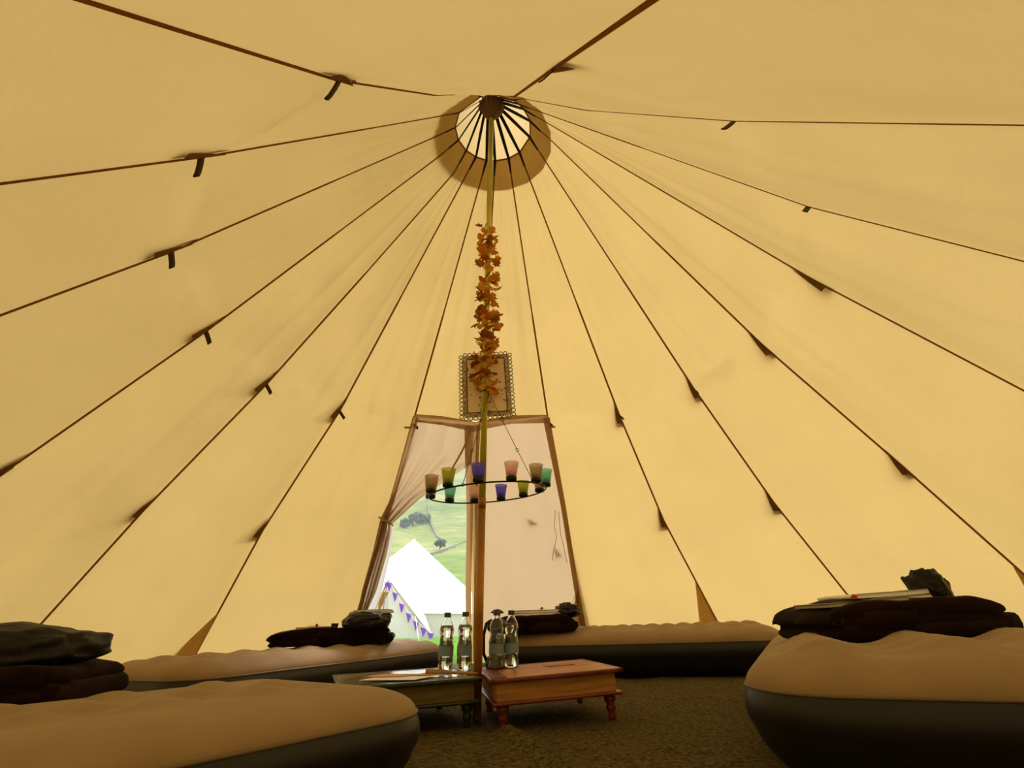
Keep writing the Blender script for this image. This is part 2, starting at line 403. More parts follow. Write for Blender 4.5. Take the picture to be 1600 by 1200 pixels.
# closed right leaf
def interp_px(pts, t):
    """pts: list of (t,x,y)"""
    for a, b in zip(pts, pts[1:]):
        if t <= b[0]: f = (t-a[0])/(b[0]-a[0]); return lerp(a[1], b[1], f), lerp(a[2], b[2], f)
    return pts[-1][1:]
bm = bmesh.new()
Lc = [(0, 741, 662), (1, 741, 1034)]; Rc = [(0, 857, 650), (.45, 882, 800), (1, 931, 1014)]
def rl(i, j):
    u, v = i/40, j/40
    a = interp_px(Lc, v); b = interp_px(Rc, v); p = RD(lerp(a[0], b[0], u), lerp(a[1], b[1], u), .0)
    fold = .018*math.sin(u*23+v*3)*max(0, .55-u)*1.4*v + .012*noise.noise(Vector((u*5, v*2, 0)))
    return p+NR*fold
grid(bm, rl, 41, 41); dobj('closed_door_leaf', bm, M_DOOR)
# pleated zip strips at the centre
for x0, x1, x2, x3, mt, nm in ((727, 738, 729, 737, M_BAND, 'zip_strip'), (744, 750, 740, 747, M_BAND, 'zip_strip'), (736, 746, 737, 741, M_CANVAS, 'door_edge_fold')):
    bm = bmesh.new()
    def zs(i, j):
        u, v = i/6, j/30
        x = lerp(lerp(x0, x2, v), lerp(x1, x3, v), u)+1.2*math.sin(v*9+x0); y = lerp(664, 1034, v)
        return LD(x, y, .02+.012*math.sin(u*PI)+.006*(mt is M_BAND))
    grid(bm, zs, 7, 31); dobj(nm, bm, mt)
# tied back left leaf: upper fan, then the gathered bundle
bm = bmesh.new()
Lf = [(0, 650, 655), (.35, 636, 705), (.7, 616, 765), (1, 594, 812)]
Rf = [(0, 741, 664), (.25, 737, 724), (.5, 700, 748), (.75, 655, 778), (1, 611, 818)]
def fan(i, j):
    u, v = i/60, j/36
    a = interp_px(Lf, v); b = interp_px(Rf, v)
    x, y = lerp(a[0], b[0], u), lerp(a[1], b[1], u)
    y += 5*math.sin(PI*u)*v*(1-v)*2
    amp = .012+.035*v*(1-.3*v)
    fold = amp*math.sin(u*19+1.3*math.sin(v*3))*.6+amp*.5*math.sin(u*41+v*4)*v
    return LD(x, y, .03)+NL*fold
grid(bm, fan, 61, 37); dobj('gathered_door_leaf', bm, M_DOOR)
bm = bmesh.new()
Lb = [(0, 594, 812), (.3, 583, 858), (.65, 566, 920), (1, 553, 985)]
Rb = [(0, 611, 818), (.08, 612, 830), (.3, 604, 866), (.65, 587, 925), (.85, 574, 955), (1, 574, 990)]
def bun(i, j):
    u, v = i/40, j/30
    a = interp_px(Lb, v); b = interp_px(Rb, v)
    x, y = lerp(a[0], b[0], u), lerp(a[1], b[1], u)
    amp = .022+.012*v
    return LD(x, y, .045)+NL*(amp*math.sin(u*25+.8*math.sin(v*4)))
grid(bm, bun, 41, 31); dobj('gathered_leaf_skirt', bm, M_DOOR)
# outer white lining edge behind the bundle
bm = bmesh.new()
def lin(i, j):
    u, v = i/6, j/20
    b = interp_px(Rb, v); wv = 2+9*v
    return LD(lerp(b[0]-8, b[0]+wv, u), b[1]+4, -.03)+NL*(.015*math.sin(u*9))
grid(bm, lin, 7, 21); dobj('leaf_lining', bm, M_WHITE)
# tie band round the bundle and the slanting strap
bm = bmesh.new(); tube(bm, [LD(592, 808, .06), LD(600, 812, .085), LD(608, 816, .085), LD(614, 821, .04)], .008, 8); dobj('tie_back', bm, M_BAND)
bm = bmesh.new(); tube(bm, [LD(737, 672, .04), LD(722, 705, .04), LD(709, 728, .045), LD(700, 748, .05)], .0075, 6); dobj('door_strap', bm, M_BAND)
# bindings: lintel and jambs
bm = bmesh.new()
def band(bm, A, B, fn, off, n=16):
    def P(i, j):
        t = j/n; a = interp_px(A, t); b = interp_px(B, t); return fn(lerp(a[0], b[0], i/3), lerp(a[1], b[1], i/3), off+.003*math.sin(i/3*PI))
    grid(bm, P, 4, n+1)
band(bm, [(0, 650, 647), (.5, 690, 650), (1, 743, 659)], [(0, 648, 659), (.5, 690, 664), (1, 743, 675)], LD, .035)
band(bm, [(0, 743, 659), (.5, 800, 649), (1, 857, 648)], [(0, 743, 673), (.5, 800, 662), (1, 857, 661)], RD, .035)
dobj('lintel_binding', bm, M_BAND)
bm = bmesh.new(); band(bm, [(0, 645, 650), (.5, 607, 790), (1, 553, 975)], [(0, 655, 652), (.5, 614, 790), (1, 557, 975)], LD, .028); dobj('jamb_binding', bm, M_BAND)
bm = bmesh.new(); band(bm, [(0, 848, 652), (.5, 876, 790), (1, 908, 990)], [(0, 859, 652), (.5, 884, 790), (1, 913, 975)], RD, .028); dobj('jamb_binding', bm, M_BAND)
for p, s in ((LD(638, 668, .05), -1), (RD(862, 667, .05), 1)):
    bm = bmesh.new(); tube(bm, [p-Vector((.03*s, 0, 0)), p+Vector((.03*s, 0, 0))], .009, 8); dobj('door_toggle', bm, M_BAND)
for pts in (((868, 797), (866, 822), (870, 840), (865, 860), (863, 876)), ((873, 800), (876, 835), (880, 850), (886, 880))):
    bm = bmesh.new(); tube(bm, [RD(x, y, .05) for x, y in pts], .0025, 6); dobj('tie_cord', bm, M_BAND)
bm = bmesh.new(); tube(bm, [RD(x, y, .05) for x, y in ((899, 930), (894, 942), (889, 960), (890, 975), (896, 990))], .002, 6); dobj('tie_cord', bm, M_BAND)
# toggles hanging outside the closed leaf
for (x, y, sx_, sy_) in ((833, 812, 9, 5), (872, 858, 6, 8)):
    bm = bmesh.new(); q = [RD(x-sx_, y-sy_, -.03), RD(x+sx_, y+sy_, -.03), RD(x-sx_*.4, y+sy_*1.3, -.03)]
    vs = [bm.verts.new(p) for p in q]; ws = [bm.verts.new(p-NR*.004) for p in q]; bm.faces.new(vs); bm.faces.new(ws[::-1])
    for i in range(3): bm.faces.new((vs[i], ws[i], ws[(i+1) % 3], vs[(i+1) % 3]))
    dobj('outside_patch', bm, M_FLAP, smooth=False)

# ============================================================ FLOOR
bm = bmesh.new(); N = 230
def flz(x, y):
    r = math.hypot(x, y)
    z = gz(x)-.004+.010*noise.noise(Vector((x*1.7, y*2.6, 0)))+.008*noise.noise(Vector((x*5, y*8, 2)))+.003*noise.noise(Vector((x*14, y*22, 7)))
    # a ruck in the matting
    p = Vector((x, y)); a, b = Vector((.07, -.30)), Vector((.34, -1.0)); t = max(0, min(1, (p-a).dot(b-a)/(b-a).length_squared)); d = (p-lerp(a, b, t)).length
    z += .034*math.exp(-(d/.04)**2)*(1-.6*t)
    return z
def fP(i, j):
    u = i/N*2-1; v = j/N*2-1
    x = u*math.sqrt(1-v*v/2)*3.28; y = v*math.sqrt(1-u*u/2)*3.28
    return Vector((x, y, flz(x, y)))
grid(bm, fP, N+1, N+1)
tag(obj('floor', bm, M_FLOOR), 'brown coir matting laid wrinkled over the ground inside the tent', 'floor', kind='structure')

# ============================================================ AIRBEDS
def rr_sdf(x, y, hx, hy, r):
    qx, qy = abs(x)-hx+r, abs(y)-hy+r
    return math.hypot(max(qx, 0), max(qy, 0))+min(max(qx, qy), 0)-r
def rr_outline(hx, hy, r, n):
    pts = []; per = [(hx-r, hy-r, 0), (-(hx-r), hy-r, 90), (-(hx-r), -(hy-r), 180), (hx-r, -(hy-r), 270)]
    for q, (cx, cy, a0) in enumerate(per):
        for i in range(n):
            a = math.radians(a0+90*i/(n-1)); pts.append((cx+r*math.cos(a), cy+r*math.sin(a)))
        nx = per[(q+1) % 4]; a1 = math.radians(a0+90)
        e = (cx+r*math.cos(a1), cy+r*math.sin(a1)); f = (nx[0]+r*math.cos(a1), nx[1]+r*math.sin(a1))
        m = n*2
        for i in range(1, m): pts.append((lerp(e[0], f[0], i/m), lerp(e[1], f[1], i/m)))
    return pts
def airbed(name, loc, rz, L, W, H, hs, label, r=.2, sx_=.23, sy_=.20, amp=.016, round_=.17, mg=.05, rows=False):
    t = thing(name, loc, rz, label, 'air mattress', 'airbeds', tilt=True)
    out = rr_outline(L/2, W/2, r, 12)
    def zt(x, y):
        d = -rr_sdf(x, y, L/2, W/2, r)
        tt = min(1, max(0, d/round_)); f = math.sqrt(max(0, 1-(1-tt)**2))
        z = hs+(H-hs)*f
        m = max(0, min(1, (d-mg)/.13)); m = m*m*(3-2*m)
        if rows: z += m*amp*(1.15*math.cos(2*PI*y/.275+.5*math.sin(x*5))+.4*math.cos(2*PI*x/.15)); return z
        z += m*amp*(math.cos(2*PI*x/sx_)*math.cos(2*PI*y/(sy_*1.5))*1.1+.5*math.cos(4*PI*y/(sy_*1.5)))
        return z
    S = [1-.5*(i/8)**2*.12 for i in range(9)]+[.94-.94*i/60 for i in range(1, 61)]
    S[-1] = .002
    bm = bmesh.new(); grid(bm, lambda i, j: Vector((out[i][0]*S[j], out[i][1]*S[j], zt(out[i][0]*S[j], out[i][1]*S[j]))), len(out), len(S), closed_u=True)
    obj('flocked_top', bm, M_FLOCK, t)
    bm = bmesh.new()
    def side(i, j):
        u = j/14; z = hs*(1-u); ins = .012*math.sin(PI*min(1, u*2))-.085*max(0, (u-.35)/.65)**2.2
        x, y = out[i]; k = math.hypot(x, y)
        g = Vector((rr_sdf(x+.01, y, L/2, W/2, r)-rr_sdf(x-.01, y, L/2, W/2, r), rr_sdf(x, y+.01, L/2, W/2, r)-rr_sdf(x, y-.01, L/2, W/2, r)))
        g = g.normalized() if g.length > 0 else Vector((0, 0))
        return Vector((x+g.x*ins, y+g.y*ins, z))
    grid(bm, side, len(out), 15, closed_u=True)
    vs = bm.verts[-len(out):] if False else None
    obj('vinyl_side', bm, M_SIDE, t)
    bm = bmesh.new(); tube(bm, [(x*1.001, y*1.001, hs) for x, y in out], .0045, 6, closed=True); obj('piping', bm, M_PIPE, t)
    return t
def bed_from(corner, ang, L, W, sl, sw):
    """centre of a bed whose corner lies at CORNER; length runs along ANG, sl/sw = +-1 sides"""
    u = Vector((math.cos(ang), math.sin(ang))); v = Vector((-u.y, u.x)); c = Vector(corner)+u*L/2*sl+v*W/2*sw
    return (c.x, c.y, gz(c.x)), ang
# near, towards -x : right end at (-.15,-1.0)
AA = math.atan2(.46, .37); lc, an = bed_from((-.075, -.93), AA, 1.9, .86, -1, 1)
airbed('air_mattress', lc, an, 1.9, .86, .235, .165, 'beige airbed in the near corner beside the green table, its rounded end towards it', round_=.24, amp=.009, mg=.16)
AB = math.atan2(1.93, .97); lc, an = bed_from((-.36, 1.80), AB, 2.05, .80, -1, 1)
airbed('air_mattress', lc, an, 2.05, .80, .262, .185, 'long beige airbed stretching from the doorway along the wall behind the green table', amp=.008)
AC = math.atan2(-.33, 1.07); lc, an = bed_from((-.02, 1.62), AC, 1.95, .86, 1, 1)
airbed('air_mattress', lc, an, 1.95, .86, .295, .20, 'beige airbed across the far side behind the red table, dimpled top', amp=.012)
AD = 1.10; lc, an = bed_from((.64, -1.11), AD, 1.9, .95, 1, -1)
airbed('air_mattress', lc, an, 1.9, .95, .285, .195, 'nearest beige airbed with deep ripples, carrying the large maroon blanket and booklet', r=.24, round_=.22, amp=.0125, rows=True)

# ============================================================ LOW TABLES
def low_table(loc, rz, W, D, H, top_m, edge_m, body_m, leg_m, label, roll=0.0):
    t = thing('low_table', loc, rz, label, 'low table', 'low box tables', tilt=True)
    if roll: t.rotation_euler.y += roll
    # origin at the near corner, +x along the near edge, +y backwards
    bm = bmesh.new(); box(bm, (W/2, D/2, H-.006), (W, D, .010), 0, bevel=.003); obj('table_top', bm, top_m, t, smooth=False)
    bm = bmesh.new()
    for c, s in (((W/2, .008, H-.0075), (W+.006, .02, .016)), ((W/2, D-.008, H-.0075), (W+.006, .02, .016)), ((.008, D/2, H-.0075), (.02, D+.004, .016)), ((W-.008, D/2, H-.0075), (.02, D+.004, .016))): box(bm, c, s, 0, bevel=.004)
    obj('top_moulding', bm, edge_m, t)
    bm = bmesh.new(); box(bm, (W/2, D/2, (H-.016+.088)/2+.0), (W-.05, D-.05, H-.016-.088), 0, bevel=.003); obj('box_body', bm, body_m, t, smooth=False)
    bm = bmesh.new(); box(bm, (W/2, D/2, .083), (W-.012, D-.012, .013), 0, bevel=.005); obj('base_moulding', bm, edge_m, t)
    for x in (.05, W-.05):
        for y in (.05, D-.05):
            bm = bmesh.new(); lathe(bm, [(.013, -.01), (.016, .004), (.013, .012), (.019, .028), (.021, .034), (.015, .044), (.024, .058), (.024, .077)], 16, (x, y, 0)); obj('leg', bm, leg_m, t)
    return t
M_REDTOP = mat('orange_brown_lacquer', (.42, .15, .03), .38, noise_scale=4, noise_amt=.25, stretch=(1, 5, 1), coat=.0, spec=.25)
M_REDEDGE = mat('dark_red_paint', (.16, .022, .014), .35, noise_scale=12, noise_amt=.4, coat=.2)
M_REDBODY = mat('honey_wood', (.42, .19, .04), .6, noise_scale=5, noise_amt=.3, stretch=(1, 1, 14))
M_GRTOP = mat('worn_green_lacquer', (.15, .15, .12), .16, noise_scale=7, noise_amt=.7, coat=.5)
M_GREDGE = mat('dark_green_paint', (.015, .024, .012), .35, noise_scale=18, noise_amt=.9)
M_GRBODY = mat('olive_wood', (.15, .095, .02), .6, noise_scale=5, noise_amt=.3, stretch=(1, 1, 14))
HT = .17
rt = low_table((.018, -.27, gz(.018)), math.radians(9), .535, .56, HT, M_REDTOP, M_REDEDGE, M_REDBODY, M_REDEDGE, 'low wooden table with orange-brown top, dark red mouldings and red turned legs', roll=-.03)
bm = bmesh.new(); box(bm, (.045, .28, HT+.001), (.05, .50, .003), 0, bevel=.001); obj('edge_panel', bm, M_REDEDGE, rt, smooth=False)
bm = bmesh.new(); box(bm, (.36, .36, HT+.0005), (.13, .10, .002), 0); obj('inset_panel', bm, mat('brick_red_paint', (.24, .06, .02), .4), rt, smooth=False)
gt = low_table((-.553, -.325, gz(-.6)), math.radians(19.5), .56, .62, HT, M_GRTOP, M_GREDGE, M_GRBODY, M_GREDGE, 'low wooden table with worn green edges, olive sides and a glossy pale top')

# things on the tables
def on_table(x, y): return Vector((x, y, HT+gz(x)+.002))
def lathe2(bm, outer, inner, seg=28):
    lathe(bm, outer, seg, capt=False, capb=True)
def bottle_parts():
    t = thing('water_bottle')
    R = .034
    prof = [(.0, .004), (.020, .0), (.030, .003), (R, .012), (R, .055), (R*.98, .058), (R, .061), (R, .10), (R*.93, .118), (R*.86, .135), (R*.88, .15), (R*.97, .165), (R*.96, .18), (R*.80, .198), (R*.50, .216), (.0135, .226), (.0135, .236)]
    bm = bmesh.new(); seg = 32
    fl = lambda a, z: 1+.035*math.cos(6*a)*max(0, 1-abs(z-.02)/.03)
    outr = []
    for r, z in prof: outr.append([bm.verts.new((r*math.cos(2*PI*k/seg)*fl(2*PI*k/seg, z), r*math.sin(2*PI*k/seg)*fl(2*PI*k/seg, z), z)) for k in range(seg)])
    inn = []
    for r, z in reversed(prof[1:]):
        r2 = max(r-.0012, .001); inn.append([bm.verts.new((r2*math.cos(2*PI*k/seg)*fl(2*PI*k/seg, z), r2*math.sin(2*PI*k/seg)*fl(2*PI*k/seg, z), max(z, .0055))) for k in range(seg)])
    rings = outr[1:]+inn
    for A, B in zip(rings, rings[1:]):
        for k in range(seg): bm.faces.new((A[k], A[(k+1) % seg], B[(k+1) % seg], B[k]))
    bm.faces.new(outr[1][::-1]); bm.faces.new(inn[-1])
    for v in outr[0]: bm.verts.remove(v)
    obj('bottle_body', bm, M_PET, t)
    bm = bmesh.new(); wl = .192
    wp = [(max(r-.0018, .001), max(z, .0065)) for r, z in prof[1:] if z < wl]+[(R*.82, wl)]
    rg = [[bm.verts.new((r*math.cos(2*PI*k/seg), r*math.sin(2*PI*k/seg), z)) for k in range(seg)] for r, z in wp]
    for A, B in zip(rg, rg[1:]):
        for k in range(seg): bm.faces.new((A[k], A[(k+1) % seg], B[(k+1) % seg], B[k]))
    bm.faces.new(rg[0][::-1]); bm.faces.new(rg[-1])
    obj('water', bm, M_WATER, t)
    bm = bmesh.new(); lathe(bm, [(.0150, .226), (.0158, .228), (.0158, .245), (.0150, .247)], 24); obj('bottle_cap', bm, M_CAP, t)
    bm = bmesh.new()
    rr = [[bm.verts.new((r*math.cos(2*PI*k/seg), r*math.sin(2*PI*k/seg), z)) for k in range(seg)] for r, z in ((R+.0006, .064), (R+.0006, .106))]
    for k in range(seg): bm.faces.new((rr[0][k], rr[0][(k+1) % seg], rr[1][(k+1) % seg], rr[1][k]))
    obj('bottle_label', bm, M_LABEL, t)
    return t
def glassy(name, ior, col, rough=0.0):
    m = bpy.data.materials.new(name); m.use_nodes = True; b = m.node_tree.nodes['Principled BSDF']
    b.inputs['Transmission Weight'].default_value = 1; b.inputs['IOR'].default_value = ior; b.inputs['Base Color'].default_value = (*col, 1); b.inputs['Roughness'].default_value = rough
    return m
M_PET = glassy('clear_plastic', 1.35, (1, 1, 1)); M_WATER = glassy('clear_water', 1.33, (.97, 1, .99))
M_CAP = mat('dark_grey_plastic', (.05, .05, .065), .45)
def label_mat():
    m = bpy.data.materials.new('printed_label'); m.use_nodes = True; n = m.node_tree; b = n.nodes['Principled BSDF']; b.inputs['Roughness'].default_value = .4
    t = n.nodes.new('ShaderNodeTexCoord'); mp = n.nodes.new('ShaderNodeMapping'); mp.inputs['Scale'].default_value = (55, 55, 90); n.links.new(t.outputs['Object'], mp.inputs[0])
    nz = n.nodes.new('ShaderNodeTexNoise'); nz.inputs['Scale'].default_value = 1.2; n.links.new(mp.outputs[0], nz.inputs['Vector'])
    sp = n.nodes.new('ShaderNodeSeparateXYZ'); n.links.new(t.outputs['Object'], sp.inputs[0])
    c = n.nodes.new('ShaderNodeMath'); c.operation = 'COMPARE'; c.inputs[1].default_value = .084; c.inputs[2].default_value = .008; n.links.new(sp.outputs['Z'], c.inputs[0])
    g = n.nodes.new('ShaderNodeMath'); g.operation = 'GREATER_THAN'; g.inputs[1].default_value = .54; n.links.new(nz.outputs['Fac'], g.inputs[0])
    mu = n.nodes.new('ShaderNodeMath'); mu.operation = 'MULTIPLY'; n.links.new(c.outputs[0], mu.inputs[0]); n.links.new(g.outputs[0], mu.inputs[1])
    mx = n.nodes.new('ShaderNodeMix'); mx.data_type = 'RGBA'; mx.inputs['A'].default_value = (.12, .28, .42, 1); mx.inputs['B'].default_value = (.50, .12, .08, 1)
    n.links.new(mu.outputs[0], mx.inputs['Factor']); n.links.new(mx.outputs['Result'], b.inputs['Base Color'])
    return m
M_LABEL = label_mat()
b0 = bottle_parts()
B = [((-.215, .13), 'clear water bottle on the green table, further one from the pole', 20), ((-.128, .115), 'clear water bottle on the green table, the one closest to the pole', 70), ((.018, .145), 'clear water bottle on the red table in front of the black lantern', 130), ((.088, .17), 'clear water bottle on the red table, further one from the pole', 200)]
for i, ((x, y), lab, rz) in enumerate(B):
    o = b0 if i == 0 else dup(b0)
    o.location = on_table(x, y); o.rotation_euler.z = math.radians(rz); tag(o, lab, 'water bottle', 'water bottles on the low tables')

# black lantern
lan = thing('lantern', on_table(.018, .245), .3, 'black metal hurricane lantern standing on the red table behind the bottles', 'lantern')
bm = bmesh.new(); lathe(bm, [(.05, 0), (.055, .006), (.055, .035), (.045, .048), (.02, .055)], 28); obj('lantern_base', bm, M_BLACK, lan)
bm = bmesh.new(); lathe(bm, [(.026, .055), (.038, .085), (.040, .11), (.032, .145), (.027, .16)], 24, capb=False, capt=False); obj('glass_globe', bm, glassy('smoked_glass', 1.02, (.15, .13, .1)), lan)
bm = bmesh.new(); lathe(bm, [(.045, .158), (.05, .17), (.046, .19), (.028, .212)], 24); obj('hood', bm, M_BLACK, lan)
bm = bmesh.new()
for k in range(4):
    a = k*PI/2+.5; tube(bm, [(.018*math.cos(a), .018*math.sin(a), .21), (.018*math.cos(a), .018*math.sin(a), .238)], .003, 6)
lathe(bm, [(.03, .236), (.034, .240), (.02, .252), (.004, .256)], 20); obj('chimney_cap', bm, M_BLACK, lan)
for s in (-1, 1):
    bm = bmesh.new(); tube(bm, [(.05*s, 0, .03), (.066*s, 0, .06), (.068*s, 0, .14), (.055*s, 0, .19), (.03*s, 0, .205)], .008, 8); obj('side_tube', bm, M_BLACK, lan)
# wooden utensil, painted reflection sheet and peach patch on the green table
ut = thing('wooden_utensil', on_table(-.20, .0)+Vector((0, 0, .010)), math.radians(-8), 'pale wooden utensil with a thick round handle lying on the green table', 'utensil')
bm = bmesh.new(); tube(bm, [(-.085, 0, 0), (-.08, 0, 0), (-.02, 0, 0), (.01, 0, -.001)], [.009, .0105, .0105, .008], 14); obj('handle', bm, M_WOOD, ut)
bm = bmesh.new(); tube(bm, [(.0, 0, -.001), (.05, 0, -.003), (.10, 0, -.004), (.145, 0, -.005)], [.008, .006, .007, .004], 12); obj('blade', bm, M_WOOD, ut)
def sheet(name, pts, z, m, label, cat, th=.0012):
    bm = bmesh.new(); lo = [bm.verts.new((x, y, gz(x)+z)) for x, y in pts]; hi = [bm.verts.new((x, y, gz(x)+z+th)) for x, y in pts]
    bm.faces.new(lo[::-1]); bm.faces.new(hi)
    for i in range(len(pts)): bm.faces.new((lo[i], lo[(i+1) % len(pts)], hi[(i+1) % len(pts)], hi[i]))
    return tag(obj(name, bm, m, smooth=False), label, cat)
sheet('paper_sheet', [(-.54, -.12), (-.30, -.19), (-.20, .02), (-.44, .10)], HT+.0025, M_SKYREFL, 'white sheet of paper on the green table beneath the peach map', 'paper')  # added sheet paints the bright sky reflection of the glossy top
sheet('folded_map', [(-.55, -.02), (-.37, -.07), (-.35, -.03), (-.26, -.05), (-.22, .05), (-.30, .07), (-.31, .03), (-.50, .09)], HT+.0055, M_PEACH, 'peach-coloured folded map spread on the green table', 'map')  # irregular peach-coloured patch lying just above the white sheet

# ============================================================ CHANDELIER
ch = thing('candle_chandelier', (-.03, 0, .952), label='black iron ring chandelier hung from the pole by thin chains', cat='chandelier')
RC = .29
def cz(x, y): return .085*x+.06*y
bm = bmesh.new(); tube(bm, [(RC*math.cos(2*PI*i/72), RC*math.sin(2*PI*i/72), cz(RC*math.cos(2*PI*i/72), RC*math.sin(2*PI*i/72))) for i in range(72)], .0038, 8, closed=True); obj('ring', bm, M_IRON, ch)
HK = Vector((PX+.03+.022, -.03, 1.485-.952))
for ex, ey in ((.222, -.186), (-.10, -.272), (-.06, .284)):
    E_ = Vector((ex, ey, cz(ex, ey))); bm = bmesh.new(); n = 3; d = E_-HK
    for i in range(n):
        a, b = HK+d*(i/n+.012), HK+d*((i+1)/n-.012); tube(bm, [a, b], .0016, 6)
        u = d.normalized(); s_ = u.cross(Vector((0, 1, 0))).normalized()
        for c_ in (a-u*.006, b+u*.006):
            tube(bm, [c_+(u*math.cos(q*PI/4)*.009+s_*math.sin(q*PI/4)*.006) for q in range(8)], .0014, 5, closed=True)
    obj('chain', bm, M_BRASS, ch)
bm = bmesh.new(); tube(bm, [HK+Vector((-.022+.019*math.cos(a), .03+.019*math.sin(a), .02)) for a in [k*PI/10 for k in range(20)]], .003, 6, closed=True); tube(bm, [HK+Vector((-.015, .012, .02)), HK+Vector((0, 0, .012)), HK], .0025, 6); obj('hook', bm, M_IRON, ch)
CUPS = [(-66, 'pink'), (-36, 'brown'), (-6, 'teal'), (24, 'pink'), (51, 'green'), (78, 'blue'), (107, 'pink'), (137, 'teal'), (174, 'pink'), (204, 'brown'), (-126, 'green'), (-96, 'blue')]
CC = {'pink': (.86, .62, .62), 'brown': (.60, .51, .42), 'teal': (.38, .75, .66), 'green': (.58, .62, .22), 'blue': (.32, .30, .95)}
def cupmat(nm, c):
    m = bpy.data.materials.new('frosted_'+nm+'_glass'); m.use_nodes = True; n = m.node_tree
    n.nodes.remove(n.nodes['Principled BSDF']); out = n.nodes['Material Output']
    tr = n.nodes.new('ShaderNodeBsdfTranslucent'); tp = n.nodes.new('ShaderNodeBsdfTransparent'); gl = n.nodes.new('ShaderNodeBsdfDiffuse')
    a = n.nodes.new('ShaderNodeMixShader'); b = n.nodes.new('ShaderNodeMixShader'); a.inputs[0].default_value = .3; b.inputs[0].default_value = .62
    tr.inputs['Color'].default_value = (*[min(1, x*1.5) for x in c], 1); gl.inputs['Color'].default_value = (*c, 1); tp.inputs['Color'].default_value = (*[min(1, x**.5) for x in c], 1)
    n.links.new(tr.outputs[0], a.inputs[1]); n.links.new(gl.outputs[0], a.inputs[2]); n.links.new(a.outputs[0], b.inputs[1]); n.links.new(tp.outputs[0], b.inputs[2]); n.links.new(b.outputs[0], out.inputs[0])
    return m
CM = {k: cupmat(k, v) for k, v in CC.items()}
M_WAX = mat('tealight_wax', (.5, .45, .38), .6); M_TIN = mat('tealight_tin', (.10, .09, .085), .4, .6)
cupb = bmesh.new(); seg = 24
def cup_mesh():
    bm = bmesh.new()
    pf = [(.019, .0), (.0225, .002), (.0245, .02), (.0285, .045), (.0315, .060), (.0300, .060), (.0270, .045), (.0232, .02), (.0210, .006), (.001, .006)]
    pf = [(r*1.08, z*1.08) for r, z in pf]; lathe(bm, pf, 28, capt=False); return bm
cupb.free()
CUPLAB = {'pink': {-66: 'frosted pink tealight glass on the near side of the chandelier ring beside the pole', 24: 'pink tealight glass half hidden under the teal one at the ring end', 107: 'small pink tealight glass on the far side of the ring beside the pole', 174: 'pink tealight glass tucked below the brown one at the far end of the ring'},
          'brown': {-36: 'smoky brown tealight glass beside the teal one where a chain meets the ring', 204: 'smoky brown tealight glass at the end of the ring above the doorway curtain'},
          'teal': {-6: 'teal tealight glass at the end of the ring beside the brown one', 137: 'pale teal tealight glass hanging in front of the hillside view'},
          'green': {51: 'small olive green tealight glass on the far side of the ring', -126: 'larger olive green tealight glass beside the brown one above the curtain'},
          'blue': {78: 'small deep blue tealight glass on the far side of the ring', -96: 'larger deep blue tealight glass touching the near side of the pole'}}
proto = {}
for a_, nm in CUPS:
    a = math.radians(a_); x, y = RC*math.cos(a), RC*math.sin(a)
    if nm not in proto:
        o = thing('tealight_holder'); obj('cup', cup_mesh(), CM[nm], o)
        bm = bmesh.new(); lathe(bm, [(.019, .007), (.019, .020), (.0175, .020), (.0175, .018)], 20, capt=True); obj('tealight', bm, M_WAX, o)
        bm = bmesh.new(); lathe(bm, [(.012, -.019), (.0235, -.018), (.0245, -.012), (.0245, -.002), (.022, -.001)], 24); obj('holder_dish', bm, M_IRON, o)
        proto[nm] = o
    else: o = dup(proto[nm])
    o.location = Vector((-.03, 0, .952))+Vector((x, y, cz(x, y)+.0225)); tag(o, CUPLAB[nm][a_], 'tealight holder', 'tealight holders on the chandelier ring')

# ============================================================ SIGN WITH LACE BORDER
SGN = Vector((-.052, .055, 1.572)); S_W, S_H = .148, .20
sg = thing('metal_plaque', SGN, 0, 'distressed cream metal plaque with a pierced lace border, hung on the pole behind dried leaves', 'plaque')
sg.rotation_euler = (math.radians(-6), math.radians(-3.5), 0)
def plaque_mat():
    m = bpy.data.materials.new('distressed_cream_enamel'); m.use_nodes = True; n = m.node_tree; b = n.nodes['Principled BSDF']; b.inputs['Roughness'].default_value = .6
    t = n.nodes.new('ShaderNodeTexCoord'); nz = n.nodes.new('ShaderNodeTexNoise'); nz.inputs['Scale'].default_value = 42; nz.inputs['Detail'].default_value = 2; n.links.new(t.outputs['Object'], nz.inputs['Vector'])
    r = n.nodes.new('ShaderNodeValToRGB'); r.color_ramp.elements[0].position = .635; r.color_ramp.elements[1].position = .655
    r.color_ramp.elements[0].color = (.80, .63, .44, 1); r.color_ramp.elements[1].color = (.03, .015, .008, 1); n.links.new(nz.outputs['Fac'], r.inputs[0]); n.links.new(r.outputs[0], b.inputs['Base Color'])
    return m
def mesh_mat():
    m = bpy.data.materials.new('punched_metal'); m.use_nodes = True; n = m.node_tree; b = n.nodes['Principled BSDF']; b.inputs['Roughness'].default_value = .6; b.inputs['Base Color'].default_value = (.34, .25, .14, 1)
    t = n.nodes.new('ShaderNodeTexCoord'); vo = n.nodes.new('ShaderNodeTexVoronoi'); vo.inputs['Scale'].default_value = 150; n.links.new(t.outputs['Object'], vo.inputs['Vector'])
    g = n.nodes.new('ShaderNodeMath'); g.operation = 'GREATER_THAN'; g.inputs[1].default_value = .36; n.links.new(vo.outputs['Distance'], g.inputs[0])
    n.links.new(g.outputs[0], b.inputs['Alpha']); return m
M_MESH = mesh_mat(); M_PLQ = plaque_mat(); M_LACE = mat('pierced_cream_metal', (.46, .35, .20), .6, .2, noise_scale=60, noise_amt=.8)
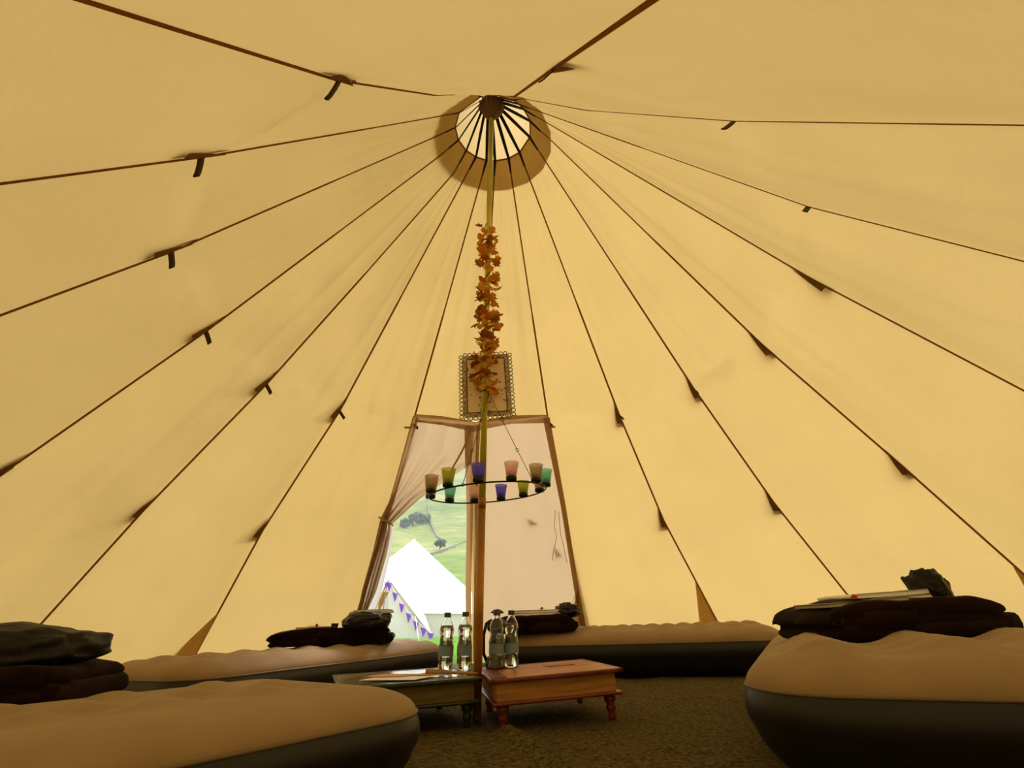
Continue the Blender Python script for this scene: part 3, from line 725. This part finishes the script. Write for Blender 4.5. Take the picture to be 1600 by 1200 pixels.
bm = bmesh.new(); box(bm, (0, 0, 0), (.215, .004, .345), 0, bevel=.001); obj('panel', bm, M_PLQ, sg, smooth=False)
bm = bmesh.new()
for a, b in (((-.108, -.173), (.108, -.173)), ((.108, -.173), (.108, .173)), ((.108, .173), (-.108, .173)), ((-.108, .173), (-.108, -.173))): tube(bm, [(a[0], -.004, a[1]), (b[0], -.004, b[1])], .0022, 6)
obj('inner_bead', bm, M_BRASS, sg)
bm = bmesh.new()
def ringlet(bm, x, z, r, t=.0016, n=8): tube(bm, [(x+r*math.cos(2*PI*k/n), 0, z+r*math.sin(2*PI*k/n)) for k in range(n)], t, 5, closed=True)
# pierced band: two staggered rows of ringlets, and an outer scalloped row
for lvl, off, r, st in ((0, .115, .0062, .0125), (1, .126, .0062, .0125)):
    hx, hz = off, off+.065; k = 0
    z = -hz
    while z <= hz+.001:
        for s in (-1, 1): ringlet(bm, s*hx, z+(.006 if lvl else 0), r, .0026)
        z += st
    x = -hx+st
    while x < hx-.004:
        for s in (-1, 1): ringlet(bm, x+(.006 if lvl else 0), s*hz, r, .0026)
        x += st
obj('pierced_border', bm, M_LACE, sg)
bm = bmesh.new()
for c, q in (((-.121, .001, 0), (.022, .002, .382)), ((.121, .001, 0), (.022, .002, .382)), ((0, .001, .186), (.22, .002, .022)), ((0, .001, -.186), (.22, .002, .022))): box(bm, c, q)
obj('border_mesh', bm, M_MESH, sg, smooth=False)
bm = bmesh.new(); hx, hz = .141, .207
n_ = 16
for i in range(n_):
    z = -hz+(i+.5)*2*hz/n_
    for s in (-1, 1): ringlet(bm, s*hx, z, 0.0105, .0024, 10)
for i in range(10):
    x = -hx+.012+(i+.5)*(2*hx-.024)/10
    for s in (-1, 1): ringlet(bm, x, s*hz, 0.0105, .0024, 10)
obj('scalloped_edge', bm, M_BRASS, sg)

# ============================================================ LEAF GARLAND
gl = thing('leaf_garland', (PX, 0, 1.4), label='garland of dried orange-brown leaves wound down the pole', cat='garland')
M_VINE = mat('dry_vine', (.09, .06, .02), .8)
M_DLEAF = []
for i, c in enumerate(((.60, .26, .03), (.42, .15, .02), (.70, .38, .06), (.28, .11, .025))):
    M_DLEAF.append(cloth('dried_leaf_%s' % 'abcd'[i], tuple(x*1.2 for x in c), c, weave=.2, mixf=.4))
bm = bmesh.new(); vine = []
for i in range(120):
    t = i/119; a = t*2*PI*5.5+1; z = .22+t*1.05-.25*.0; vine.append(Vector((.024*math.cos(a), .024*math.sin(a), .1+t*1.17)))
tube(bm, vine, .0028, 6); obj('vine', bm, M_VINE, gl)
leafbm = bmesh.new()
def leaf(bm, p, d, up, sz, mi, curl):
    d = d.normalized(); s = d.cross(up).normalized(); n = s.cross(d)
    out = [(0, 0), (.18, .10), (.10, .38), (.34, .30), (.52, .52), (.60, .24), (.78, .26), (1, 0)]
    cen = [0, .18, .30, .38, .52, .62, .80, 1]
    c = []; L_ = []; R_ = []
    for i, (x, y) in enumerate(out):
        cx = cen[i]; fn = lambda x_, y_: p+d*x_*sz*math.cos(curl*x_)+s*y_*sz+n*(math.sin(curl*x_)*x_*sz*.8+abs(y_)*sz*.45*(1 if curl > 0 else -1))
        c.append(bm.verts.new(fn(cx, 0))); L_.append(bm.verts.new(fn(x, y))); R_.append(bm.verts.new(fn(x, -y)))
    for i in range(7):
        for A in (L_, R_):
            f = bm.faces.new((c[i], c[i+1], A[i+1], A[i]) if A is L_ else (c[i], A[i], A[i+1], c[i+1])); f.material_index = mi
rnd = random.Random(11)
def clump(zc, n, side, spread=.05, sz=(.045, .078)):
    for _ in range(n):
        a = side+rnd.uniform(-1.1, 1.1); a = a if rnd.random() < .65 else -PI/2+rnd.uniform(-.9, .9); z = zc+rnd.uniform(-spread, spread)
        base = Vector((.02*math.cos(a), .02*math.sin(a), z)); d = Vector((math.cos(a), math.sin(a), rnd.uniform(-.7, .6)))
        base += d*rnd.uniform(0, .022)
        leaf(leafbm, base, d, Vector((rnd.uniform(-.6, .6), rnd.uniform(-.6, .6), 1)).normalized(), rnd.uniform(*sz), rnd.choice((0, 0, 1, 2, 2, 3)), rnd.uniform(-1.2, 1.4))
# (height above garland origin, how many, side: 0 = +x, PI = -x)
for z, n, s in ((1.22, 3, PI), (1.13, 7, 0), (1.12, 5, PI), (1.06, 5, -PI/2), (.99, 4, PI), (.955, 3, 0), (.885, 4, PI), (.87, 6, 0), (.80, 6, 0), (.78, 4, PI), (.72, 4, 0), (.69, 6, PI), (.64, 5, -PI/2), (.60, 7, 0), (.56, 5, PI), (.52, 6, 0), (.49, 8, PI), (.44, 8, 0), (.42, 7, PI), (.37, 8, 0), (.34, 7, PI), (.29, 7, -PI/2), (.25, 6, PI), (.28, 5, 0), (.18, 9, PI), (.13, 10, PI), (.08, 9, PI), (.05, 6, 0), (.02, 6, 0), (.03, 7, PI)):
    clump(.12+z*.90, n, s)
solid = leafbm
obj('dried_leaves', solid, M_DLEAF, gl, smooth=False)

# ============================================================ BEDDING AND BAGS
def fbm(v, sc_, seed=0): return noise.fractal(Vector((v.x*sc_+seed, v.y*sc_, v.z*sc_)), 1.0, 2.0, 4)
def folded_blanket(W, D, H, layers, seed=0, taper=0.0):
    """cloth folded back and forth: a thick strip with rounded turns, extruded along y; origin at base centre"""
    g = H/layers; th = g*1.02; pts = []; nz_ = 22
    for l in range(layers):
        z = (l+.5)*g; xs = [(-W/2+W*i/nz_) for i in range(nz_+1)]
        ins = 1-.10*abs(noise.noise(Vector((l*3.3+seed, 0, 0))))-taper*l/layers
        xs = [x*ins for x in xs]
        if l % 2: xs = xs[::-1]
        for x in xs: pts.append(Vector((x, 0, z)))
        if l < layers-1:
            e = pts[-1]; sgn = 1 if e.x > 0 else -1
            for q in range(1, 8):
                a = -PI/2+PI*q/8; pts.append(Vector((e.x+sgn*g*.5*math.cos(a), 0, z+g*.5+g*.5*math.sin(a))))
    n = len(pts); NY = 24; prof_ = []
    for i, p in enumerate(pts):
        t = (pts[min(i+1, n-1)]-pts[max(i-1, 0)]).normalized(); prof_.append((p, Vector((-t.z, 0, t.x))))
    hv = lambda i: th/2*(1-.0*i)
    loop = [p+nn*hv(i) for i, (p, nn) in enumerate(prof_)]
    e, en = prof_[-1]; et = Vector((en.z, 0, -en.x)); loop += [e+en*th/2*math.cos(PI*q/6)+et*th/2*math.sin(PI*q/6) for q in range(1, 6)]
    loop += [p-nn*hv(i) for i, (p, nn) in reversed(list(enumerate(prof_)))]
    b_, bn = prof_[0]; bt_ = Vector((bn.z, 0, -bn.x)); loop += [b_-bn*th/2*math.cos(PI*q/6)-bt_*th/2*math.sin(PI*q/6) for q in range(1, 6)]
    m = len(loop); bm = bmesh.new()
    def P(i, j):
        v = j/(NY-1); q = loop[i].copy(); e_ = abs(v-.5)*2; sh = 1-.35*max(0, (e_-.86)/.14)**2
        ctr = (math.floor(max(0, min(layers-.01, q.z/g)))+.5)*g
        q.z = ctr+(q.z-ctr)*sh; y = (v-.5)*D
        q.y = y*(1+.05*noise.noise(Vector((q.x*3+seed, ctr*40, 0))))
        env = noise.noise(Vector((q.x*4+seed, y*5, 1)))*.016+noise.noise(Vector((q.x*11+seed, y*9, 4)))*.006
        q += Vector((noise.noise(Vector((y*6, ctr*50, seed)))*.014, 0, env*min(1, q.z/H*1.4)))
        if q.z > .6*H: q.z -= .25*H*max(0, abs(q.x/W*2)-.72)/.28*.6
        return q
    Vg = grid(bm, P, m, NY, closed_u=True); A0 = n; off = n+5
    for Rr_, rev in ((Vg[0], False), (Vg[-1], True)):
        for i in range(n-1):
            q = (Rr_[i], Rr_[i+1], Rr_[off+n-2-i], Rr_[off+n-1-i]); bm.faces.new(q if rev else q[::-1])
        for c0, c1 in ((n-1, n+5), (off+n-1, m)):
            ring_ = [Rr_[x % m] for x in range(c0, c1+1)]
            try: bm.faces.new(ring_ if rev else ring_[::-1])
            except ValueError: pass
    return bm
def lump(W, D, H, seed, rough_=.25, sub=5, flat=True):
    bm = bmesh.new(); bmesh.ops.create_icosphere(bm, subdivisions=sub, radius=1)
    for v in bm.verts:
        c = v.co.copy(); p = Vector((abs(c.x)**.75*(1 if c.x > 0 else -1), abs(c.y)**.75*(1 if c.y > 0 else -1), abs(c.z)**.8*(1 if c.z > 0 else -1)))
        n1 = noise.fractal(c*1.3+Vector((seed, 0, 0)), 1.0, 2.0, 3)
        rg = 1-abs(noise.noise(c*2.6+Vector((0, seed, 0))))*1.6
        k = 1+rough_*n1+rough_*.35*rg
        q = Vector((p.x*W/2, p.y*D/2, (p.z*.5+.5)*H if flat else p.z*H/2))*1
        v.co = Vector((q.x*k, q.y*k, q.z*(k if q.z > .1*H else 1)))
    return bm
def towel(W, D, H, layers=2, seed=0):
    bm = bmesh.new()
    for l in range(layers):
        h = H/layers
        def P(i, j):
            a = 2*PI*i/24; cx = W/2*(abs(math.cos(a))**.25)*(1 if math.cos(a) > 0 else -1); cz_ = h/2*(abs(math.sin(a))**.6)*(1 if math.sin(a) > 0 else -1)
            y = (j/10-.5)*D
            return Vector((cx*(1-.05*l), y, cz_+h*(l+.5)+.004*noise.noise(Vector((cx*12+seed, y*10, l)))))
        Vg = grid(bm, P, 24, 11, closed_u=True); bm.faces.new(Vg[0]); bm.faces.new(Vg[-1][::-1])
    return bm
def flower(loc, rz, label):
    t = thing('flower', loc, rz, label, 'flower', 'flowers left on the bedding')
    for k in range(5):
        bm = bmesh.new(); a = 2*PI*k/5; d = Vector((math.cos(a), math.sin(a), .25)); s = Vector((-math.sin(a), math.cos(a), 0))
        q = [Vector((0, 0, .004)), d*.018+s*.010, d*.032+Vector((0, 0, -.004)), d*.018-s*.010]
        vs = [bm.verts.new(x) for x in q]; ws = [bm.verts.new(x+Vector((0, 0, .0015))) for x in q]
        bm.faces.new(vs[::-1]); bm.faces.new(ws)
        for i in range(4): bm.faces.new((vs[i], vs[(i+1) % 4], ws[(i+1) % 4], ws[i]))
        obj('petal', bm, M_PINK if k % 2 else M_RED, t)
    bm = bmesh.new(); lathe(bm, [(.004, 0), (.010, .005), (.010, .013), (.003, .019)], 12); obj('flower_centre', bm, M_RED, t)
    bm = bmesh.new(); tube(bm, [(0, 0, .004), (-.03, .006, .004), (-.055, .0, .003)], .0018, 6); obj('stem', bm, M_LEAFG, t)
    return t
def book(W, D, H, loc, rz, label, tiltx=0.0):
    t = thing('booklet', loc, rz, label, 'book', tilt=True); t.rotation_euler.y += tiltx
    bm = bmesh.new(); box(bm, (0, 0, H/2), (W*.97, D*.97, H*.7)); obj('pages', bm, M_PAPER, t, smooth=False)
    bm = bmesh.new(); box(bm, (0, 0, H*.93), (W, D, H*.14)); box(bm, (0, 0, H*.07), (W, D, H*.14)); obj('cover', bm, mat('dull_cover', (.10, .07, .04), .6), t, smooth=False)
    return t
def place(bm, name, m, loc, rz, label, cat, group=None, ry=0):
    o = obj(name, bm, m); M4 = Matrix.Translation(loc) @ TILT @ Matrix.Rotation(rz, 4, 'Z') @ Matrix.Rotation(ry, 4, 'Y')
    o.location, o.rotation_euler = M4.to_translation(), M4.to_euler(); return tag(o, label, cat, group)
def P3(x, y, h): return Vector((x, y, gz(x)+h))
GB = 'folded blankets on the airbeds'
# --- near side, -x : dark pile
place(folded_blanket(.60, .36, .112, 3, 1), 'folded_blanket', M_MAROON, P3(-1.44, -.88, .205), .15, 'dark maroon folded blanket at the bottom of the pile on the near corner airbed', 'blanket', GB)
place(lump(.62, .32, .13, 4, .14), 'sleeping_bag', M_OLIVE, P3(-1.46, -.88, .278), .12, 'dark olive crumpled sleeping bag on top of the maroon blanket pile', 'sleeping bag')
# --- airbed by the doorway, -x side
place(folded_blanket(.72, .32, .10, 3, 5), 'folded_blanket', M_MAROON, P3(-1.10, 1.28, .268), .20, 'dark maroon folded blanket on the long airbed just inside the doorway', 'blanket', GB)
place(lump(.31, .30, .115, 9, .12), 'drawstring_bag', M_BLACK, P3(-.87, 1.20, .345), .2, 'black crumpled drawstring bag on the blanket just inside the doorway', 'bag')
place(towel(.27, .18, .022, 2, 2), 'folded_towel', M_TOWEL, P3(-.84, 1.22, .448), .2, 'white folded towel on the black bag just inside the doorway', 'towel', 'folded towels on the bedding')
book(.24, .17, .014, P3(-1.20, 1.20, .366), .2, 'thin booklet on the blanket just inside the doorway')
flower(P3(-1.19, 1.17, .380), .5, 'small red flower on the thin booklet near the doorway')
gl_ = thing('drinking_glass', P3(-1.06, 1.13, .366), 0, 'small clear glass standing beside the booklet near the doorway', 'glass')
bm = bmesh.new(); lathe(bm, [(.018, 0), (.024, .03), (.0225, .03), (.017, .003)], 20, capt=True); obj('glass_body', bm, M_PET, gl_)
# --- far airbed
place(folded_blanket(.56, .30, .115, 2, 8), 'folded_blanket', M_MAROON, P3(.24, 1.66, .285), -.10, 'dark maroon rolled blanket on the far airbed behind the red table', 'blanket', GB)
place(towel(.36, .18, .034, 2, 4), 'folded_towel', M_TOWEL, P3(.27, 1.64, .402), -.03, 'white folded towel on the far airbed behind the red table', 'towel', 'folded towels on the bedding')
flower(P3(.31, 1.56, .436), 1.2, 'small red flower on the white towel of the far airbed')
bg_ = place(lump(.16, .14, .09, 13, .28), 'drawstring_bag', M_BLACK, P3(.51, 1.60, .375), -.2, 'black pouch with a loose cord at the end of the far blanket', 'bag')
bm = bmesh.new(); tube(bm, [(.06, 0, .05), (.09, 0, .09), (.10, 0, .03), (.07, 0, -.03)], .003, 6); obj('drawcord', bm, M_BAND, bg_)
# --- nearest airbed, +x side
DB = Vector((1.41, -.55))
place(folded_blanket(.53, .40, .12, 3, 12), 'folded_blanket', M_MAROON, P3(DB.x-.01, DB.y, .275), .0, 'large dark maroon blanket folded in thick loops on the rippled nearest airbed', 'blanket', GB)
book(.28, .22, .012, P3(DB.x-.15, DB.y-.06, .383), .0, 'cream paged book on the folded blanket of the rippled nearest airbed', -.05)
flower(P3(DB.x-.17, DB.y-.13, .396), .3, 'red and pink flower on the cream paged book')
place(towel(.32, .22, .030, 2, 6), 'folded_towel', M_TOWEL, P3(DB.x+.0, DB.y+.02, .390), .0, 'white folded towel beside the dark pouch on the nearest airbed', 'towel', 'folded towels on the bedding', ry=-.04)
pc = place(lump(.105, .11, .098, 21, .20), 'drawstring_bag', M_OLIVE, P3(DB.x+.155, DB.y-.05, .378), .3, 'dark olive twisted pouch standing up beside the white towel', 'bag')
bm = bmesh.new(); tube(bm, [(-.012, -.052, .088), (-.002, -.060, .06), (.010, -.062, .03), (.014, -.060, .0)], .003, 6); obj('strap', bm, M_BAND, pc)

# ============================================================ OUTSIDE
def terr(x, y):
    d = math.hypot(x, y)
    prof_ = [(0, 0), (20, 0), (60, .6), (110, 4.0), (200, 13.6), (330, 39), (430, 58), (900, 245), (1300, 430), (2500, 700)]
    for a, b in zip(prof_, prof_[1:]):
        if d <= b[0]:
            t = (d-a[0])/(b[0]-a[0]); z = lerp(a[1], b[1], t); break
    else: z = 700
    front = max(0, min(1, (y/max(d, 1e-3)+.1)/.5)) if d > 60 else 1
    z *= front
    if d > 120: z += noise.fractal(Vector((x*.006, y*.006, 0)), 1, 2, 4)*min(12, (d-120)*.03)
    return z-.03+ (gz(x)*max(0, 1-d/14) if d < 14 else 0)
bm = bmesh.new(); rads = [0.1, 1.5, 2.5, 3.2, 3.5, 4, 5, 6, 8, 10, 12, 14, 18, 24, 32, 45, 60, 80, 110, 150, 200, 260, 330, 380, 430, 500, 600, 700, 800, 900, 1100, 1300, 1700, 2500]
NA = 240
grid(bm, lambda i, j: Vector((rads[j]*math.sin(2*PI*i/NA), rads[j]*math.cos(2*PI*i/NA), terr(rads[j]*math.sin(2*PI*i/NA), rads[j]*math.cos(2*PI*i/NA)))), NA, len(rads), closed_u=True)
def grass_ground():
    m = bpy.data.materials.new('hill_pasture'); m.use_nodes = True; n = m.node_tree; b = n.nodes['Principled BSDF']; b.inputs['Roughness'].default_value = 1; b.inputs['Specular IOR Level'].default_value = 0
    t = n.nodes.new('ShaderNodeTexCoord')
    def nz(s, st=(1, 1, 1)):
        mp = n.nodes.new('ShaderNodeMapping'); mp.inputs['Scale'].default_value = st; n.links.new(t.outputs['Object'], mp.inputs[0])
        x = n.nodes.new('ShaderNodeTexNoise'); x.inputs['Scale'].default_value = s; x.inputs['Detail'].default_value = 8; n.links.new(mp.outputs[0], x.inputs['Vector']); return x
    a, c = nz(.012, (1, 1, 2)), nz(.09, (1, 1, 3))
    r = n.nodes.new('ShaderNodeValToRGB'); e = r.color_ramp.elements; e[0].position = .35; e[0].color = (.13, .20, .075, 1); e[1].position = .62; e[1].color = (.38, .36, .17, 1)
    x = e.new(.48); x.color = (.21, .28, .09, 1)
    ad = n.nodes.new('ShaderNodeMath'); ad.operation = 'MULTIPLY_ADD'; ad.inputs[1].default_value = .45; n.links.new(c.outputs['Fac'], ad.inputs[0])
    ml = n.nodes.new('ShaderNodeMath'); ml.operation = 'MULTIPLY'; ml.inputs[1].default_value = .55; n.links.new(a.outputs['Fac'], ml.inputs[0]); n.links.new(ml.outputs[0], ad.inputs[2])
    n.links.new(ad.outputs[0], r.inputs[0]); n.links.new(r.outputs[0], b.inputs['Base Color']); return m
tag(obj('ground', bm, grass_ground()), 'green pasture rising into a hillside beyond the doorway', 'ground', kind='structure')
# grass between the doorway and the bell tent
bm = bmesh.new(); rg = random.Random(3)
for _ in range(26000):
    y = 3.3+12*rg.random()**1.3; x = rg.uniform(-.4-.32*y, -.02*y+.15)
    z = terr(x, y); h = rg.uniform(.03, .075); a = rg.uniform(0, PI); wv = Vector((math.cos(a), math.sin(a), 0))*.004*(1+y/8); le = Vector((rg.uniform(-.02, .02), rg.uniform(-.02, .02), h))
    p = Vector((x, y, z)); bm.faces.new((bm.verts.new(p-wv), bm.verts.new(p+wv), bm.verts.new(p+le)))
tag(obj('grass', bm, mat('fresh_grass', (.27, .52, .11), .8, noise_scale=2, noise_amt=.4, spec=.1), smooth=False), 'short bright green grass outside the doorway', 'grass', kind='stuff')

# bell tent
TY = 13.5
A_ = at_y(647, 842, TY); gl0 = terr(A_.x, TY)
bt = thing('bell_tent', (A_.x, TY, gl0), label='white bell tent on the grass outside with an A-frame entrance', cat='tent')
top = A_.z-gl0; ER = 2.55; eh = .58
bm = bmesh.new(); rows = [(0.02, top), (.06, top-.05)]+[(ER*t, eh+(top-eh)*(1-t)**1.06) for t in (.15, .3, .45, .6, .75, .9)]+[(ER, eh), (ER+.02, eh-.03)]
DA = math.radians(198)      # doorway faces the camera and a little to -x
def roofP(i, j):
    a = 2*PI*i/64; r, z = rows[j]; return Vector((r*math.sin(a), r*math.cos(a), z))
V4 = [[None]*64 for _ in rows]
for j in range(len(rows)):
    for i in range(64): V4[j][i] = bm.verts.new(roofP(i, j))
def dooris(i): 
    a = (2*PI*(i+.5)/64-DA+PI) % (2*PI)-PI; return abs(a) < math.radians(15)
for j in range(len(rows)-1):
    for i in range(64):
        if dooris(i) and rows[j][1] < 1.35: continue
        bm.faces.new((V4[j][i], V4[j][(i+1) % 64], V4[j+1][(i+1) % 64], V4[j+1][i]))
bmesh.ops.delete(bm, geom=[v for v in bm.verts if not v.link_faces], context='VERTS')
obj('roof', bm, M_WHITE, bt)
bm = bmesh.new()
W4 = [[bm.verts.new((ER*.98*math.sin(2*PI*i/64), ER*.98*math.cos(2*PI*i/64), z)) for i in range(64)] for z in (0, eh)]
for i in range(64):
    if not dooris(i): bm.faces.new((W4[0][i], W4[0][(i+1) % 64], W4[1][(i+1) % 64], W4[1][i]))
bmesh.ops.delete(bm, geom=[v for v in bm.verts if not v.link_faces], context='VERTS')
obj('side_wall', bm, M_CREAM, bt)
def loc(x, y, Y): return at_y(x, y, Y)-Vector((A_.x, TY, gl0))
# porch: the peak of the A-frame and its two sides
pk = loc(607, 905, TY-2.75); Lr = loc(566, 991, TY-3.0); Rr = loc(677, 993, TY-2.85); Mb = loc(607, 993, TY-2.95)
Lr.z = Rr.z = Mb.z = .0
back = Vector((pk.x*.42, pk.y*.42, pk.z+.75))
def tri(bm, pts):
    vs = [bm.verts.new(p) for p in pts]; bm.faces.new(vs)
bm = bmesh.new(); eR = loc(664, 960, TY-2.35)
tri(bm, [pk, Rr, eR, back]); obj('porch_side', bm, M_WHITE, bt, smooth=False)
bm = bmesh.new(); eL = loc(545, 985, TY-2.0); tri(bm, [pk, back, eL, Lr]); obj('porch_side', bm, M_WHITE, bt, smooth=False)
bm = bmesh.new(); tri(bm, [pk+Vector((0, .03, 0)), Mb, Rr+Vector((-.03, .03, 0))]); obj('door_flap', bm, M_CREAM, bt, smooth=False)
bm = bmesh.new(); box(bm, (Mb.x*.5, Mb.y*.25, .5), (1.5, .04, 1.4), rot=Matrix.Rotation(.3, 4, 'Z')); obj('inner_lining', bm, cloth('amber_lining', (.8, .55, .25), (.75, .5, .2)), bt, smooth=False)
bm = bmesh.new(); tube(bm, [pk, Lr], .02, 8); obj('porch_pole', bm, M_WOOD, bt)
bm = bmesh.new(); tube(bm, [pk, Rr+Vector((.02, 0, 0))], .012, 8); obj('porch_pole', bm, M_PAPER, bt)
bm = bmesh.new(); tube(bm, [Mb+Vector((-.32, .5, 0)), pk+Vector((-.1, .3, -.1))], .012, 8); obj('inner_pole', bm, M_PAPER, bt)
for a, b in (((668, 868), (716, 880)), ((627, 868), (612, 905))):
    pass
# guy ropes
for k, (a1, q) in enumerate(((1.1, 1.0), (2.0, 1.0), (2.9, 1.0), (4.2, 1.0))):
    s_ = Vector((ER*math.sin(a1), ER*math.cos(a1), eh+.02)); e_ = Vector((s_.x*1.75, s_.y*1.75, 0)); bm = bmesh.new(); tube(bm, [s_, e_], .006, 5); obj('guy_rope', bm, M_TOWEL, bt)
# bunting
M_PURPLE = mat('purple_felt', (.22, .07, .62), .8)
bu = thing('bunting', A_*1.0, label='purple triangular bunting strung down the porch of the white bell tent', cat='bunting')
bu.location = (A_.x, TY, gl0)
p0, p1, p2 = loc(607, 906, TY-2.85), loc(676, 990, TY-2.95), loc(588, 925, TY-2.95)
bm = bmesh.new(); cordp = [lerp(p0, p1, t)-Vector((0, 0, .16*math.sin(PI*t))) for t in [i/12 for i in range(13)]]; tube(bm, cordp, .006, 5)
cord2 = [lerp(p0, p2, t) for t in (0, .5, 1)]; tube(bm, cord2, .006, 5); obj('bunting_cord', bm, M_TOWEL, bu)
def pen(c, s=.15):
    bm = bmesh.new(); q = [c+Vector((-s*.5, 0, 0)), c+Vector((s*.5, -.01, -.03)), c+Vector((-.0, 0, -s*1.45))]
    vs = [bm.verts.new(p) for p in q]; ws = [bm.verts.new(p+Vector((0, .004, 0))) for p in q]; bm.faces.new(vs); bm.faces.new(ws[::-1])
    for i in range(3): bm.faces.new((vs[i], ws[i], ws[(i+1) % 3], vs[(i+1) % 3]))
    obj('pennant', bm, M_PURPLE, bu, smooth=False)
for t in (.03, .17, .33, .49, .65, .81, .96): pen(polyat(cordp, t*12))
for t in (.15, .95): pen(polyat(cord2, t*2), .12)

# far trees, walls
M_TREE = mat('dull_green_foliage', (.035, .07, .045), .9, noise_scale=.6, noise_amt=.5); M_TRUNK = mat('grey_bark', (.06, .05, .04), .9)
def on_terr(x, y):
    """where the sight line meets the hillside"""
    d = ray(x, y).normalized(); t = 20.0
    while t < 2400:
        p = CAM+d*t
        if p.z < terr(p.x, p.y): return p
        t *= 1.01
    return CAM+d*1000
def tree(px, base, hpx, wpx, label, n=26, seed=0):
    p = on_terr(px, base); dist = (p-CAM).length; h = hpx/FPX*dist*.9; wd = wpx/FPX*dist*.9
    t = thing('tree', p-Vector((0, 0, .3)), label=label, cat='tree', group='trees on the hillside')
    bm = bmesh.new(); tube(bm, [(0, 0, 0), (.02*h, 0, h*.5), (0, 0, h*.7)], [.035*h, .028*h, .015*h], 8); obj('trunk', bm, M_TRUNK, t)
    bm = bmesh.new(); r_ = random.Random(seed)
    for _ in range(n):
        a = r_.uniform(0, 2*PI); rr = r_.random()**.5; c = Vector((math.cos(a)*rr*wd*.38, math.sin(a)*rr*wd*.38, h*(.3+.55*r_.random()*(1-.35*rr)))); s = wd*r_.uniform(.10, .19)
        g = bmesh.ops.create_icosphere(bm, subdivisions=2, radius=s)
        for v in g['verts']: v.co = c+v.co*(1+.45*noise.noise(v.co*(5/s)*.3+c))
    obj('crown', bm, M_TREE, t)
tree(687, 858, 19, 20, 'single round tree beside the field wall on the hillside', seed=1)
for i, (x, y, h, wpx) in enumerate(((632, 826, 20, 18), (645, 822, 24, 20), (657, 821, 24, 20), (666, 818, 20, 16), (651, 812, 16, 16))):
    tree(x, y, h, wpx, ('tree in the hillside copse, nearest the gathered curtain', 'tree in the middle of the hillside copse, in front', 'tall tree in the hillside copse, second from the field wall', 'tree in the hillside copse standing next to the field wall', 'small tree at the back of the hillside copse')[i], seed=i+5)
M_STONE = mat('grey_field_stone', (.14, .14, .16), .9, noise_scale=.8, noise_amt=.4)
def fwall(px, label, hh=1.6, wd=1.2):
    pts = []
    for a, b in zip(px, px[1:]):
        for i in range(6): pts.append(on_terr(lerp(a[0], b[0], i/6), lerp(a[1], b[1], i/6)))
    bm = bmesh.new(); A = []
    for i, p in enumerate(pts):
        t = pts[min(i+1, len(pts)-1)]-pts[max(i-1, 0)]; t.z = 0; s = Vector((-t.y, t.x, 0)).normalized()*wd/2
        z0 = terr(p.x, p.y)
        A.append([bm.verts.new(Vector((p.x, p.y, z0-.6))-s), bm.verts.new(Vector((p.x, p.y, z0-.6))+s), bm.verts.new(Vector((p.x, p.y, z0+hh))+s*.7), bm.verts.new(Vector((p.x, p.y, z0+hh))-s*.7)])
    for x, y in zip(A, A[1:]):
        for c in range(4): bm.faces.new((x[c], x[(c+1) % 4], y[(c+1) % 4], y[c]))
    bm.faces.new(A[0][::-1]); bm.faces.new(A[-1])
    tag(obj('field_wall', bm, M_STONE, smooth=False), label, 'wall', 'dry stone walls on the hillside')
fwall([(662, 745), (667, 775), (671, 815), (682, 842), (700, 850)], 'grey dry stone wall winding up the hillside past the copse', 1.6, 1.6)
fwall([(660, 872), (690, 862), (735, 845)], 'grey dry stone wall crossing the field beside the single tree', 1.0, 1.0)

# thin valley haze in front of the hillside
bm = bmesh.new(); box(bm, (0, 1400, 340), (3000, 2640, 760))
hz = obj('valley_haze', bm, MATS['cream_paper'], smooth=False); m = bpy.data.materials.new('valley_haze'); m.use_nodes = True; n = m.node_tree; n.nodes.remove(n.nodes['Principled BSDF'])
v = n.nodes.new('ShaderNodeVolumeScatter'); v.inputs['Density'].default_value = .0006; v.inputs['Color'].default_value = (.80, .92, 1, 1); n.links.new(v.outputs[0], n.nodes['Material Output'].inputs['Volume'])
hz.data.materials[0] = m; tag(hz, 'thin pale haze hanging over the valley before the hillside', 'haze', kind='stuff')
